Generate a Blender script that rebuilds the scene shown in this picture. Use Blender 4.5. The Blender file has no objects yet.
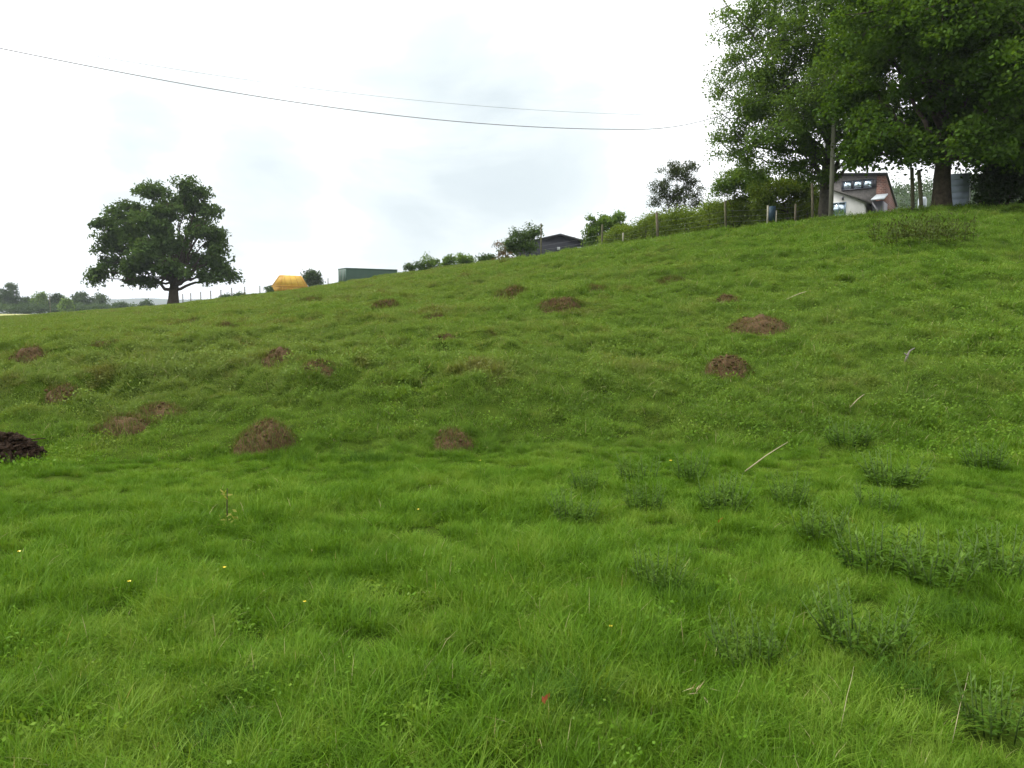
import bpy, math, random
import numpy as np
from mathutils import Vector

R = math.radians
PI = math.pi
scene = bpy.context.scene
col = scene.collection
rng = np.random.default_rng(11)
random.seed(5)

# ------------------------------------------------------------------ camera
W, H, F = 1024, 768, 800.0
CAM = np.array([0.0, 0.0, 1.6])
HOR = 316.0
TH = math.atan((384 - HOR) / F)          # pitch downwards
cam_data = bpy.data.cameras.new('camera')
cam = bpy.data.objects.new('camera', cam_data)
col.objects.link(cam)
cam.location = CAM
cam.rotation_euler = (PI / 2 - TH, 0, 0)
cam_data.sensor_width = 36
cam_data.lens = 36 * F / W
cam_data.clip_end = 9000
cam_data.clip_start = 0.05
scene.camera = cam


def ray(c, r):
    """direction with unit forward (y) component for a pixel of the photograph"""
    v = (384 - r) / F
    u = (c - 512) / F
    dy = math.cos(TH) + v * math.sin(TH)
    dz = -math.sin(TH) + v * math.cos(TH)
    return np.array([u / dy, 1.0, dz / dy])


def pt(c, r, y):
    return CAM + ray(c, r) * y


# ------------------------------------------------------------------ noise
def vnoise(x, y, seed=0):
    x = np.asarray(x, float); y = np.asarray(y, float)
    xi = np.floor(x).astype(np.int64); yi = np.floor(y).astype(np.int64)
    fx = x - xi; fy = y - yi
    fx = fx * fx * (3 - 2 * fx); fy = fy * fy * (3 - 2 * fy)

    def h(a, b):
        n = (a * 374761393 + b * 668265263 + seed * 1442695041) & 0x7fffffff
        n = ((n ^ (n >> 13)) * 1274126177) & 0x7fffffff
        n = (n ^ (n >> 16)) & 0xffff
        return n / 32767.5 - 1.0
    a = h(xi, yi); b = h(xi + 1, yi); c = h(xi, yi + 1); d = h(xi + 1, yi + 1)
    return (a * (1 - fx) + b * fx) * (1 - fy) + (c * (1 - fx) + d * fx) * fy


def fbm(x, y, seed=0, o=3):
    s = 0; a = 1.0; t = 0
    for i in range(o):
        s = s + a * vnoise(x * 2 ** i, y * 2 ** i, seed + i * 7); t += a; a *= .5
    return s / t


# ------------------------------------------------------------------ terrain height
YS = np.array([0, 6, 9.0, 10, 12, 15, 20, 27, 34, 45, 60, 80, 110, 160, 260, 600, 3200.])
TAB = {
    -900: [0, 0, 0, .03, .2, .45, .6, .7, .8, .9, 1.0, 1.1, 1.3, 1.6, 2.0, 2.0, 2],
    -250: [0, 0, 0, .05, .25, .55, .75, .85, .9, 1.0, 1.1, 1.25, 1.4, 1.6, 2.1, 2.0, 2],
    0:    [0, 0, 0, .05, .30, .65, .9, 1.0, 1.1, 1.2, 1.3, 1.38, 1.45, 1.6, 2.2, 2.0, 2],
    170:  [0, 0, 0, .04, .35, .8, 1.15, 1.5, 1.75, 2.1, 2.5, 2.9, 3.0, 2.5, 2.2, 2, 2],
    300:  [0, 0, 0, .03, .40, .9, 1.4, 1.95, 2.4, 3.0, 3.65, 4.4, 4.7, 4.5, 3, 2, 2],
    400:  [0, 0, 0, .03, .42, .97, 1.6, 2.3, 2.95, 3.8, 4.85, 5.9, 6.2, 6, 5, 2, 2],
    500:  [0, 0, 0, .03, .45, 1.05, 1.85, 2.75, 3.55, 4.65, 5.75, 6.1, 6.3, 6.3, 6, 2, 2],
    600:  [0, 0, .0, .05, .48, 1.1, 2.1, 3.3, 4.4, 5.6, 6.0, 6.2, 6.3, 6.3, 6, 2, 2],
    700:  [0, 0, .02, .12, .55, 1.2, 2.4, 3.9, 5.15, 6.2, 6.3, 6.3, 6.3, 6.3, 6, 2, 2],
    800:  [0, 0, .03, .17, .62, 1.3, 2.6, 4.3, 5.65, 6.1, 6.1, 6.2, 6.3, 6.3, 6, 2, 2],
    900:  [0, 0, .05, .22, .7, 1.5, 2.95, 4.95, 6.05, 6.2, 6.1, 6.2, 6.3, 6.3, 6, 2, 2],
    1024: [0, 0, .06, .27, .8, 1.65, 3.2, 5.35, 6.3, 6.4, 6.4, 6.4, 6.4, 6.3, 6, 2, 2],
    1300: [0, 0, .08, .32, .9, 1.8, 3.5, 5.6, 6.5, 6.8, 6.8, 6.8, 6.6, 6.4, 6, 2, 2],
    2000: [0, 0, .08, .32, .9, 1.8, 3.5, 5.6, 6.5, 6.8, 6.8, 6.8, 6.6, 6.4, 6, 2, 2],
}
LOWER = np.interp(YS, [0, 15, 27, 34, 45, 60, 80, 110, 3200], [0, .02, .10, .14, .18, .22, .30, .35, .35])
for _c in TAB:
    if _c >= 100:
        TAB[_c] = list(np.array(TAB[_c]) - LOWER * (YS < 500))
_cols = np.array(sorted(TAB))
_azk = np.arctan((_cols - 512) / F)
NA, NR = 361, 820
AZ = np.linspace(-PI / 2, PI / 2, NA)
LR = np.linspace(math.log(.5), math.log(3300), NR)


def _build_lut():
    prof = []
    for c, a in zip(_cols, _azk):
        r = YS / max(math.cos(a), .5)
        r = np.maximum(r, 1e-3)
        yy = np.exp(LR) * max(math.cos(a), .5)          # the short steep bank at the foot of the hill
        toe = np.interp(yy, [0, 9.1, 9.7, 10.5, 12, 15, 20, 27, 34, 4000], [0, 0, .20, .42, .56, .38, .20, .06, 0, 0])
        prof.append(np.interp(LR, np.log(r), TAB[c]) + toe * (1.0 if c < 550 else .8 if c < 650 else .6))
    prof = np.array(prof)
    lut = np.array([[np.interp(a, _azk, prof[:, j]) for j in range(NR)] for a in AZ]) if False else \
        np.stack([np.interp(AZ, _azk, prof[:, j]) for j in range(NR)], 1)
    k = np.array([1, 4, 6, 4, 1.]); k /= k.sum()
    for _ in range(2):
        p = np.pad(lut, ((2, 2), (2, 2)), mode='edge')
        lut = sum(k[i] * p[i:i + NA, 2:-2] for i in range(5))
        p = np.pad(lut, ((2, 2), (2, 2)), mode='edge')
        lut = sum(k[i] * p[2:-2, i:i + NR] for i in range(5))
    return lut


LUT = _build_lut()


def zbase(x, y):
    x = np.asarray(x, float); y = np.asarray(y, float)
    r = np.hypot(x, y)
    az = np.arctan2(x, y)
    fade = np.clip((PI * .62 - np.abs(az)) / (PI * .14), 0, 1)
    a = np.clip((az + PI / 2) / PI * (NA - 1), 0, NA - 1.001)
    b = np.clip((np.log(np.maximum(r, .51)) - LR[0]) / (LR[-1] - LR[0]) * (NR - 1), 0, NR - 1.001)
    ai = a.astype(int); bi = b.astype(int); fa = a - ai; fb = b - bi
    z = (LUT[ai, bi] * (1 - fa) + LUT[ai + 1, bi] * fa) * (1 - fb) + (LUT[ai, bi + 1] * (1 - fa) + LUT[ai + 1, bi + 1] * fa) * fb
    return z * fade


def zg(x, y):
    x = np.asarray(x, float); y = np.asarray(y, float)
    r = np.hypot(x, y)
    z = zbase(x, y)
    s = np.clip((y - 8.9) / 1.6, 0, 1)                      # the bank is much lumpier than the flat
    far = np.clip(1 - (r - 60) / 120, 0, 1)
    n1 = fbm(x * .55 + 3, y * .55, 3, 2)
    n2 = fbm(x * 1.7, y * 2.2 + 9, 11, 2)
    n3 = vnoise(x * 4.5, y * 4.5, 31)
    bank = np.clip(1 - np.abs(y - 11.5) / 4.5, 0, 1) * np.clip((3 - x) / 6, .25, 1)
    n4 = vnoise(x * 2.6 + 4, y * 3.1, 63)
    z = z + far * (n1 * (.022 + .095 * s) + n2 * (.014 + .060 * s + .09 * bank) + np.maximum(n4, 0) * (.01 + .035 * s + .06 * bank) + n3 * (.010 + .040 * s) + s * .022 * vnoise(x * 9, y * 9, 71))
    # little terraces trodden along the slope
    z = z + far * s * .03 * np.sin((z + .25 * fbm(x * .3, y * .3, 77, 2)) * 2 * PI / .55)
    return z


def hit(c, r):
    d = ray(c, r)
    t = np.geomspace(1.2, 400, 6000)
    p = CAM[None] + d[None] * t[:, None]
    g = zg(p[:, 0], p[:, 1])
    k = np.nonzero(p[:, 2] <= g)[0]
    i = k[0] if len(k) else len(t) - 1
    return np.array([p[i, 0], p[i, 1], float(g[i])])


def col_x(c, y, z=None):
    """x of picture column c at distance y (the camera is pitched, so it depends on height a little)"""
    x = (c - 512) / F * y
    for _ in range(3):
        zz = zg(x, y) if z is None else z
        x = (c - 512) / F * (y * math.cos(TH) - (zz - CAM[2]) * math.sin(TH))
    return x


def ground_at(c, y):
    x = float(col_x(c, y))
    return np.array([x, y, float(zg(x, y))])


# ------------------------------------------------------------------ node helpers
def new_mat(name):
    m = bpy.data.materials.new(name)
    m.use_nodes = True
    nt = m.node_tree
    nt.nodes.clear()
    out = nt.nodes.new('ShaderNodeOutputMaterial')
    return m, nt, out


def N(nt, kind, **kw):
    n = nt.nodes.new(kind)
    ins = kw.pop('ins', {})
    for k, v in kw.items():
        setattr(n, k, v)
    for k, v in ins.items():
        n.inputs[k].default_value = v
    return n


def ramp(nt, fac, stops):
    r = nt.nodes.new('ShaderNodeValToRGB')
    e = r.color_ramp.elements
    while len(e) > 1:
        e.remove(e[-1])
    e[0].position = stops[0][0]; e[0].color = (*stops[0][1], 1)
    for p, c in stops[1:]:
        q = e.new(p); q.color = (*c, 1)
    if fac is not None:
        nt.links.new(fac, r.inputs['Fac'])
    return r.outputs['Color']


def noise(nt, vec, scale, detail=3, rough=.5, dist=0.0):
    n = N(nt, 'ShaderNodeTexNoise', ins={'Scale': scale, 'Detail': detail, 'Roughness': rough, 'Distortion': dist})
    if vec is not None:
        nt.links.new(vec, n.inputs['Vector'])
    return n.outputs['Fac']


def mixc(nt, fac, a, b, mode='MIX'):
    m = nt.nodes.new('ShaderNodeMix'); m.data_type = 'RGBA'; m.blend_type = mode
    m.clamp_result = False
    for key, v in ((0, fac), (6, a), (7, b)):
        if isinstance(v, (int, float)):
            m.inputs[key].default_value = v
        elif isinstance(v, tuple):
            m.inputs[key].default_value = (*v, 1)
        else:
            nt.links.new(v, m.inputs[key])
    return m.outputs[2]


def mathn(nt, op, a, b=0.0, clamp=False):
    m = N(nt, 'ShaderNodeMath', operation=op, use_clamp=clamp)
    for i, v in ((0, a), (1, b)):
        if isinstance(v, (int, float)):
            m.inputs[i].default_value = v
        else:
            nt.links.new(v, m.inputs[i])
    return m.outputs[0]


def simple(name, c, rough=.7, vary=.25, scale=3.0, c2=None, bump=0.0, bscale=40, metal=0.0):
    m, nt, out = new_mat(name)
    tc = N(nt, 'ShaderNodeTexCoord')
    f = noise(nt, tc.outputs['Object'], scale, 5, .6)
    c2 = c2 or tuple(v * (1 - vary) for v in c)
    cc = ramp(nt, f, [(.3, c2), (.7, c)])
    b = N(nt, 'ShaderNodeBsdfPrincipled', ins={'Roughness': rough, 'Metallic': metal, 'Specular IOR Level': .12 if rough > .65 else .4})
    nt.links.new(cc, b.inputs['Base Color'])
    if bump:
        g = noise(nt, tc.outputs['Object'], bscale, 4)
        bp = N(nt, 'ShaderNodeBump', ins={'Strength': bump, 'Distance': .02})
        nt.links.new(g, bp.inputs['Height']); nt.links.new(bp.outputs[0], b.inputs['Normal'])
    nt.links.new(b.outputs[0], out.inputs[0])
    return m


def leafy(name, dark, mid, light, trans=.35, gloss=.012, rough=.5, nscale=.8, tcol=1.25):
    """thin leaf: diffuse front, light coming through, a little sheen; colour per leaf ('tint') and per clump"""
    m, nt, out = new_mat(name)
    at = N(nt, 'ShaderNodeAttribute', attribute_name='tint')
    geo = N(nt, 'ShaderNodeNewGeometry')
    n1 = noise(nt, geo.outputs['Position'], nscale, 2)
    f = mathn(nt, 'ADD', mathn(nt, 'MULTIPLY', at.outputs['Fac'], .62), mathn(nt, 'MULTIPLY', mathn(nt, 'SUBTRACT', n1, .3), .75))
    c = ramp(nt, f, [(.12, dark), (.5, mid), (.88, light)])
    d = N(nt, 'ShaderNodeBsdfDiffuse'); nt.links.new(c, d.inputs[0])
    t = N(nt, 'ShaderNodeBsdfTranslucent')
    nt.links.new(mixc(nt, 1.0, c, (tcol * 1.1, tcol, .6), 'MULTIPLY'), t.inputs[0])
    g = N(nt, 'ShaderNodeBsdfGlossy', ins={'Roughness': rough, 'Color': (.45, .50, .40, 1)})
    a = N(nt, 'ShaderNodeMixShader', ins={0: trans}); nt.links.new(d.outputs[0], a.inputs[1]); nt.links.new(t.outputs[0], a.inputs[2])
    b = N(nt, 'ShaderNodeMixShader', ins={0: gloss}); nt.links.new(a.outputs[0], b.inputs[1]); nt.links.new(g.outputs[0], b.inputs[2])
    nt.links.new(b.outputs[0], out.inputs[0])
    return m


# ------------------------------------------------------------------ mesh helpers
class MB:
    """collects quads / triangles, then links them as one mesh object"""
    def __init__(self):
        self.v = []; self.q = []; self.t = []; self.tint = []; self.n = 0

    def add(self, v, q=None, t=None, tint=.5):
        v = np.asarray(v, float).reshape(-1, 3)
        self.v.append(v)
        self.tint.append(np.broadcast_to(np.asarray(tint, float), (len(v),)))
        if q is not None and len(q):
            self.q.append(np.asarray(q, int).reshape(-1, 4) + self.n)
        if t is not None and len(t):
            self.t.append(np.asarray(t, int).reshape(-1, 3) + self.n)
        self.n += len(v)
        return self

    def box(self, x0, x1, y0, y1, z0, z1):
        v = [(x, y, z) for z in (z0, z1) for y in (y0, y1) for x in (x0, x1)]
        return self.add(v, [(0, 2, 3, 1), (4, 5, 7, 6), (0, 1, 5, 4), (2, 6, 7, 3), (0, 4, 6, 2), (1, 3, 7, 5)])

    def prism(self, poly, y0, y1):
        """polygon in x,z pushed along y"""
        n = len(poly)
        v = [(p[0], y0, p[1]) for p in poly] + [(p[0], y1, p[1]) for p in poly]
        t = [(0, i, i + 1) for i in range(1, n - 1)] + [(n, n + i + 1, n + i) for i in range(1, n - 1)]
        q = [((i + 1) % n, i, n + i, n + (i + 1) % n) for i in range(n)]
        return self.add(v, q, t)

    def tube(self, path, rad, sides=7, tint=.5, cap=True):
        p = np.asarray(path, float); n = len(p)
        rad = np.broadcast_to(np.asarray(rad, float), (n,))
        d = np.gradient(p, axis=0); d /= np.linalg.norm(d, axis=1)[:, None] + 1e-9
        ref = np.where(np.abs(d[:, 2:3]) > .9, np.array([[1., 0, 0]]), np.array([[0, 0, 1.]]))
        a = np.cross(d, ref); a /= np.linalg.norm(a, axis=1)[:, None] + 1e-9
        for i in range(1, n):                          # keep the frame from flipping
            a[i] = a[i - 1] - d[i] * np.dot(a[i - 1], d[i]); a[i] /= np.linalg.norm(a[i]) + 1e-9
        b = np.cross(d, a)
        th = np.linspace(0, 2 * PI, sides, endpoint=False)
        v = p[:, None] + rad[:, None, None] * (np.cos(th)[None, :, None] * a[:, None] + np.sin(th)[None, :, None] * b[:, None])
        i = np.arange(n - 1)[:, None] * sides; j = np.arange(sides)[None]; k = (np.arange(sides)[None] + 1) % sides
        q = np.stack([i + j, i + k, i + sides + k, i + sides + j], -1).reshape(-1, 4)
        v = v.reshape(-1, 3); t = None
        if cap:
            v = np.vstack([v, p[-1:], p[:1]])
            e = (n - 1) * sides
            t = [(e + m, e + (m + 1) % sides, n * sides) for m in range(sides)] + [((m + 1) % sides, m, n * sides + 1) for m in range(sides)]
        return self.add(v, q, t, tint)

    def leaves(self, c, length, width, tint, up=.35, r=None, dirs=None):
        r = r or rng
        n = len(c)
        a = r.normal(size=(n, 3)) if dirs is None else np.asarray(dirs, float)
        a /= np.linalg.norm(a, axis=1)[:, None] + 1e-9
        nn = r.normal(size=(n, 3)); nn[:, 2] = np.abs(nn[:, 2]) + up * 2
        b = np.cross(nn, a); b /= np.linalg.norm(b, axis=1)[:, None] + 1e-9
        L = np.broadcast_to(np.asarray(length, float), (n,))[:, None] * .5
        Wd = np.broadcast_to(np.asarray(width, float), (n,))[:, None] * .5
        v = np.stack([c - a * L, c + b * Wd + a * L * .1, c + a * L, c - b * Wd + a * L * .1], 1)
        q = np.arange(n * 4).reshape(n, 4)
        return self.add(v.reshape(-1, 3), q, None, np.repeat(np.broadcast_to(tint, (n,)), 4))

    def blades(self, base, h, w, lean_dir, lean, droop, tint, segs=3):
        """curved grass blades; all arrays of length n"""
        n = len(base)
        s = np.linspace(0, 1, segs + 1)
        ld = np.stack([np.cos(lean_dir), np.sin(lean_dir), np.zeros(n)], 1)
        side = np.stack([-np.sin(lean_dir + self_tw(n)), np.cos(lean_dir + self_tw(n)), np.zeros(n)], 1)
        out = lean[:, None] * s[None] + droop[:, None] * s[None] ** 2.2
        zz = s[None] - (.35 * droop[:, None]) * s[None] ** 3
        cen = base[:, None] + h[:, None, None] * (out[..., None] * ld[:, None] + zz[..., None] * np.array([0, 0, 1.])[None, None])
        wid = w[:, None] * (1 - s[None] ** 1.6 * .93) * .5
        v = np.stack([cen - side[:, None] * wid[..., None], cen + side[:, None] * wid[..., None]], 2).reshape(-1, 3)
        m = (segs + 1) * 2
        k = np.arange(segs) * 2
        q1 = np.stack([k, k + 1, k + 3, k + 2], 1)
        q = (np.arange(n)[:, None, None] * m + q1[None]).reshape(-1, 4)
        return self.add(v, q, None, np.repeat(tint, m))

    def mesh(self, name, mat, smooth=False):
        me = bpy.data.meshes.new(name)
        v = np.concatenate(self.v) if self.v else np.zeros((0, 3))
        q = np.concatenate(self.q) if self.q else np.zeros((0, 4), int)
        t = np.concatenate(self.t) if self.t else np.zeros((0, 3), int)
        me.vertices.add(len(v)); me.vertices.foreach_set('co', v.astype(np.float32).ravel())
        nl = len(q) * 4 + len(t) * 3
        me.loops.add(nl); me.loops.foreach_set('vertex_index', np.concatenate([q.ravel(), t.ravel()]).astype(np.int32))
        me.polygons.add(len(q) + len(t))
        ls = np.concatenate([np.arange(len(q)) * 4, len(q) * 4 + np.arange(len(t)) * 3]).astype(np.int32)
        me.polygons.foreach_set('loop_start', ls)
        me.update(calc_edges=True)
        if smooth:
            me.polygons.foreach_set('use_smooth', np.ones(len(me.polygons), bool))
        a = me.attributes.new('tint', 'FLOAT', 'POINT')
        a.data.foreach_set('value', np.concatenate(self.tint).astype(np.float32) if self.tint else np.zeros(0, np.float32))
        if mat:
            me.materials.append(mat)
        return me

    def build(self, name, mat, parent=None, smooth=False, loc=None, rz=0.0):
        o = bpy.data.objects.new(name, self.mesh(name, mat, smooth))
        col.objects.link(o)
        if parent:
            o.parent = parent
        if loc is not None:
            o.location = loc
        o.rotation_euler.z = rz
        return o


def self_tw(n):
    return .0


def tag(o, label=None, cat=None, group=None, kind=None):
    for k, v in (('label', label), ('category', cat), ('group', group), ('kind', kind)):
        if v:
            o[k] = v
    return o


def thing(name, label, cat, loc, rz=0.0, group=None):
    o = bpy.data.objects.new(name, None)
    col.objects.link(o)
    o.location = tuple(float(a) for a in loc); o.rotation_euler.z = rz
    o.empty_display_size = .2
    return tag(o, label, cat, group)


# ------------------------------------------------------------------ world and sun
def dirv(c, r):
    d = ray(c, r); return d / np.linalg.norm(d)


world = bpy.data.worlds.new('World')
scene.world = world
world.use_nodes = True
nt = world.node_tree
nt.nodes.clear()
wout = N(nt, 'ShaderNodeOutputWorld')
bg = N(nt, 'ShaderNodeBackground', ins={'Strength': .1})
nt.links.new(bg.outputs[0], wout.inputs[0])
SUN_EL, SUN_AZ = R(54), math.atan2(-.85, .22)        # from the left, a little ahead
sky = N(nt, 'ShaderNodeTexSky', sky_type='NISHITA', sun_disc=False, sun_elevation=SUN_EL, sun_rotation=SUN_AZ, altitude=100, air_density=1.0, dust_density=2.5)
tc = N(nt, 'ShaderNodeTexCoord')
vec = tc.outputs['Generated']
wn = noise(nt, vec, 3.0, 6, .55, .3)
# thinner, greyer places in the cloud deck (directions on the sky)
patch = None
for (c, r, rad, wgt) in ((470, 160, .20, 1.05), (400, 120, .12, .8), (120, 165, .10, .9), (262, 190, .10, .9), (235, 245, .07, .6), (560, 190, .10, .6), (395, 250, .11, .6), (570, 105, .08, .7), (640, 235, .10, .55), (40, 240, .12, .35), (170, 90, .12, .35)):
    d = dirv(c, r)
    vm = N(nt, 'ShaderNodeVectorMath', operation='DISTANCE')
    nt.links.new(vec, vm.inputs[0]); vm.inputs[1].default_value = tuple(d)
    e = N(nt, 'ShaderNodeMapRange', interpolation_type='SMOOTHSTEP', ins={1: rad * 1.5, 2: 0.0, 3: 0.0, 4: wgt})
    nt.links.new(vm.outputs['Value'], e.inputs[0]); e = e.outputs[0]
    patch = e if patch is None else mathn(nt, 'MAXIMUM', patch, e)
mp_ = N(nt, 'ShaderNodeMapping'); mp_.inputs['Scale'].default_value = (1, 1, 2.2); nt.links.new(vec, mp_.inputs[0])
wn = noise(nt, mp_.outputs[0], 4.0, 7, .55, .4)
wbig = noise(nt, mp_.outputs[0], 1.4, 3, .5)
dens = mathn(nt, 'MULTIPLY', mathn(nt, 'ADD', mathn(nt, 'MULTIPLY', patch, 1.25), mathn(nt, 'MULTIPLY', wbig, .24)), mathn(nt, 'ADD', .22, mathn(nt, 'MULTIPLY', mathn(nt, 'SUBTRACT', wn, .28, True), 1.7)))
cloud = ramp(nt, dens, [(.10, (13.0, 13.2, 13.4)), (.32, (10.0, 10.5, 10.65)), (.55, (7.8, 8.5, 8.7)), (.9, (6.8, 7.6, 7.9))])
thin = mathn(nt, 'MULTIPLY', mathn(nt, 'SUBTRACT', dens, .6, True), .25, True)
nt.links.new(mixc(nt, thin, cloud, sky.outputs[0]), bg.inputs[0])

sl = bpy.data.lights.new('sun', 'SUN')
sl.energy = 3.1; sl.angle = R(10); sl.color = (1, .98, .94)
so = bpy.data.objects.new('sun', sl); col.objects.link(so)
sd = Vector((math.sin(SUN_AZ) * math.cos(SUN_EL), math.cos(SUN_AZ) * math.cos(SUN_EL), math.sin(SUN_EL)))
so.rotation_euler = sd.to_track_quat('Z', 'Y').to_euler()
so.location = (-20, -5, 40)

vs = scene.view_settings
vs.view_transform = 'Standard'; vs.look = 'None'; vs.gamma = 1; vs.exposure = 0.30; vs.use_curve_mapping = False
cy = scene.cycles
cy.max_bounces = 6; cy.diffuse_bounces = 3; cy.glossy_bounces = 2; cy.transmission_bounces = 3; cy.volume_bounces = 0
cy.transparent_max_bounces = 6; cy.caustics_reflective = False; cy.caustics_refractive = False
cy.use_denoising = True
cy.use_adaptive_sampling = True; cy.adaptive_threshold = .02
world.cycles.sampling_method = 'MANUAL'; world.cycles.sample_map_resolution = 512

# ------------------------------------------------------------------ ground colour
DRY = (.125, .098, .036)


def ground_mat():
    m, nt, out = new_mat('turf_soil')
    geo = N(nt, 'ShaderNodeNewGeometry'); p = geo.outputs['Position']
    n1 = noise(nt, p, .35, 4); n2 = noise(nt, p, 3.0, 4); n3 = noise(nt, p, 22, 3)
    c = ramp(nt, n2, [(.3, (.030, .065, .008)), (.55, (.055, .115, .014)), (.75, (.085, .140, .022))])
    c = mixc(nt, mathn(nt, 'MULTIPLY', n1, .25), c, (.09, .12, .03))
    c = mixc(nt, mathn(nt, 'MULTIPLY', n3, .3), c, (.05, .06, .016))
    n4 = noise(nt, p, 70, 4, .7)
    c = mixc(nt, 1.0, c, ramp(nt, n4, [(.3, (.45, .42, .35)), (.7, (1.05, .95, .8))]), 'MULTIPLY')
    b = N(nt, 'ShaderNodeBsdfDiffuse'); nt.links.new(c, b.inputs[0])
    nt.links.new(b.outputs[0], out.inputs[0])
    return m


def build_ground():
    a = np.concatenate([np.linspace(-PI, -R(50), 40, endpoint=False), np.linspace(-R(50), R(50), 420, endpoint=False), np.linspace(R(50), PI, 40, endpoint=False)])
    r = np.concatenate([np.geomspace(.4, 60, 640), np.geomspace(61, 3000, 90)])
    A, RR = np.meshgrid(a, r)
    x = np.sin(A) * RR; y = np.cos(A) * RR
    v = np.stack([x, y, zg(x, y)], -1)
    n, m = A.shape
    i = np.arange(n - 1)[:, None] * m; j = np.arange(m)[None]; k = (j + 1) % m
    q = np.stack([i + j, i + m + j, i + m + k, i + k], -1).reshape(-1, 4)
    mb = MB()
    vv = np.vstack([v.reshape(-1, 3), [[0, 0, float(zg(0, .001))]]])
    t = np.stack([np.full(m, n * m), np.arange(m), (np.arange(m) + 1) % m], 1)
    mb.add(vv, q, t)
    o = mb.build('ground', ground_mat(), smooth=True)
    tag(o, 'grassy pasture rising from a flat foreground to a hilltop on the right', 'ground', kind='structure')


build_ground()

# far pale field beyond the pasture on the left, a sheet just above the ground
ff = MB()
cs = np.linspace(-240, 128, 60); ysf = np.linspace(125, 258, 30)
gx = np.array([[(c - 512) / F * y for c in cs] for y in ysf]); gy = np.array([[y for c in cs] for y in ysf])
vv = np.stack([gx, gy, zg(gx, gy) + .12], -1).reshape(-1, 3)
i = np.arange(29)[:, None] * 60; j = np.arange(59)[None]
ff.add(vv, np.stack([i + j, i + j + 1, i + 61 + j, i + 60 + j], -1).reshape(-1, 4))
tag(ff.build('crop_field', simple('ripening_crop', (.36, .36, .13), .9, .2, .05), smooth=True), 'pale yellow green field far off below the left tree line', 'field', kind='structure')

# ------------------------------------------------------------------ materials
def grass_mat(name, lush, olive, straw, bias):
    m, nt, out = new_mat(name)
    geo = N(nt, 'ShaderNodeNewGeometry'); p = geo.outputs['Position']
    at = N(nt, 'ShaderNodeAttribute', attribute_name='tint')
    oi = N(nt, 'ShaderNodeObjectInfo')
    big = noise(nt, p, .22, 3, .6); midn = noise(nt, p, .9, 4, .6); fine = noise(nt, p, 4.5, 2)
    f = mathn(nt, 'ADD', mathn(nt, 'MULTIPLY', at.outputs['Fac'], .42), mathn(nt, 'MULTIPLY', oi.outputs['Random'], .12))
    f = mathn(nt, 'ADD', f, mathn(nt, 'MULTIPLY', mathn(nt, 'SUBTRACT', midn, .5), 1.25))
    f = mathn(nt, 'ADD', f, mathn(nt, 'MULTIPLY', mathn(nt, 'SUBTRACT', fine, .5), .75))
    c = ramp(nt, f, [(-.0, tuple(v * .62 for v in lush)), (.24, lush), (.55, olive), (.85, tuple(v * 1.25 for v in olive))])  # brightest stop paints glints on the blades as pale flecks
    # the bank is drier and mossier than the flat: driven by where the turf stands
    sep = N(nt, 'ShaderNodeSeparateXYZ'); nt.links.new(p, sep.inputs[0])
    up = mathn(nt, 'DIVIDE', mathn(nt, 'SUBTRACT', sep.outputs['Y'], 8.8), 2.0, True)
    west = mathn(nt, 'DIVIDE', mathn(nt, 'SUBTRACT', 9.0, sep.outputs['X']), 14.0, True)
    dry = mathn(nt, 'MULTIPLY', mathn(nt, 'ADD', .22, mathn(nt, 'MULTIPLY', west, .62)), up)
    c = mixc(nt, mathn(nt, 'MULTIPLY', mathn(nt, 'ADD', dry, bias), mathn(nt, 'MULTIPLY', big, 1.5), True), c, (.165, .220, .054))
    pat = mathn(nt, 'MULTIPLY', mathn(nt, 'SUBTRACT', mathn(nt, 'ADD', mathn(nt, 'MULTIPLY', midn, .6), mathn(nt, 'MULTIPLY', noise(nt, p, 2.6, 3, .6), .4)), .52, True), 6.5, True)
    c = mixc(nt, mathn(nt, 'MULTIPLY', pat, mathn(nt, 'MULTIPLY', dry, 1.15)), c, DRY)
    st = mathn(nt, 'GREATER_THAN', at.outputs['Fac'], 1.5)       # dead blades and stalks
    c = mixc(nt, st, c, straw)
    d = N(nt, 'ShaderNodeBsdfDiffuse'); nt.links.new(c, d.inputs[0])
    t = N(nt, 'ShaderNodeBsdfTranslucent'); nt.links.new(mixc(nt, 1.0, c, (1.25, 1.15, .5), 'MULTIPLY'), t.inputs[0])
    g = N(nt, 'ShaderNodeBsdfGlossy', ins={'Roughness': .42, 'Color': (.6, .65, .5, 1)})
    a = N(nt, 'ShaderNodeMixShader', ins={0: .30}); nt.links.new(d.outputs[0], a.inputs[1]); nt.links.new(t.outputs[0], a.inputs[2])
    b = N(nt, 'ShaderNodeMixShader', ins={0: .012}); nt.links.new(a.outputs[0], b.inputs[1]); nt.links.new(g.outputs[0], b.inputs[2])
    nt.links.new(b.outputs[0], out.inputs[0])
    return m


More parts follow.
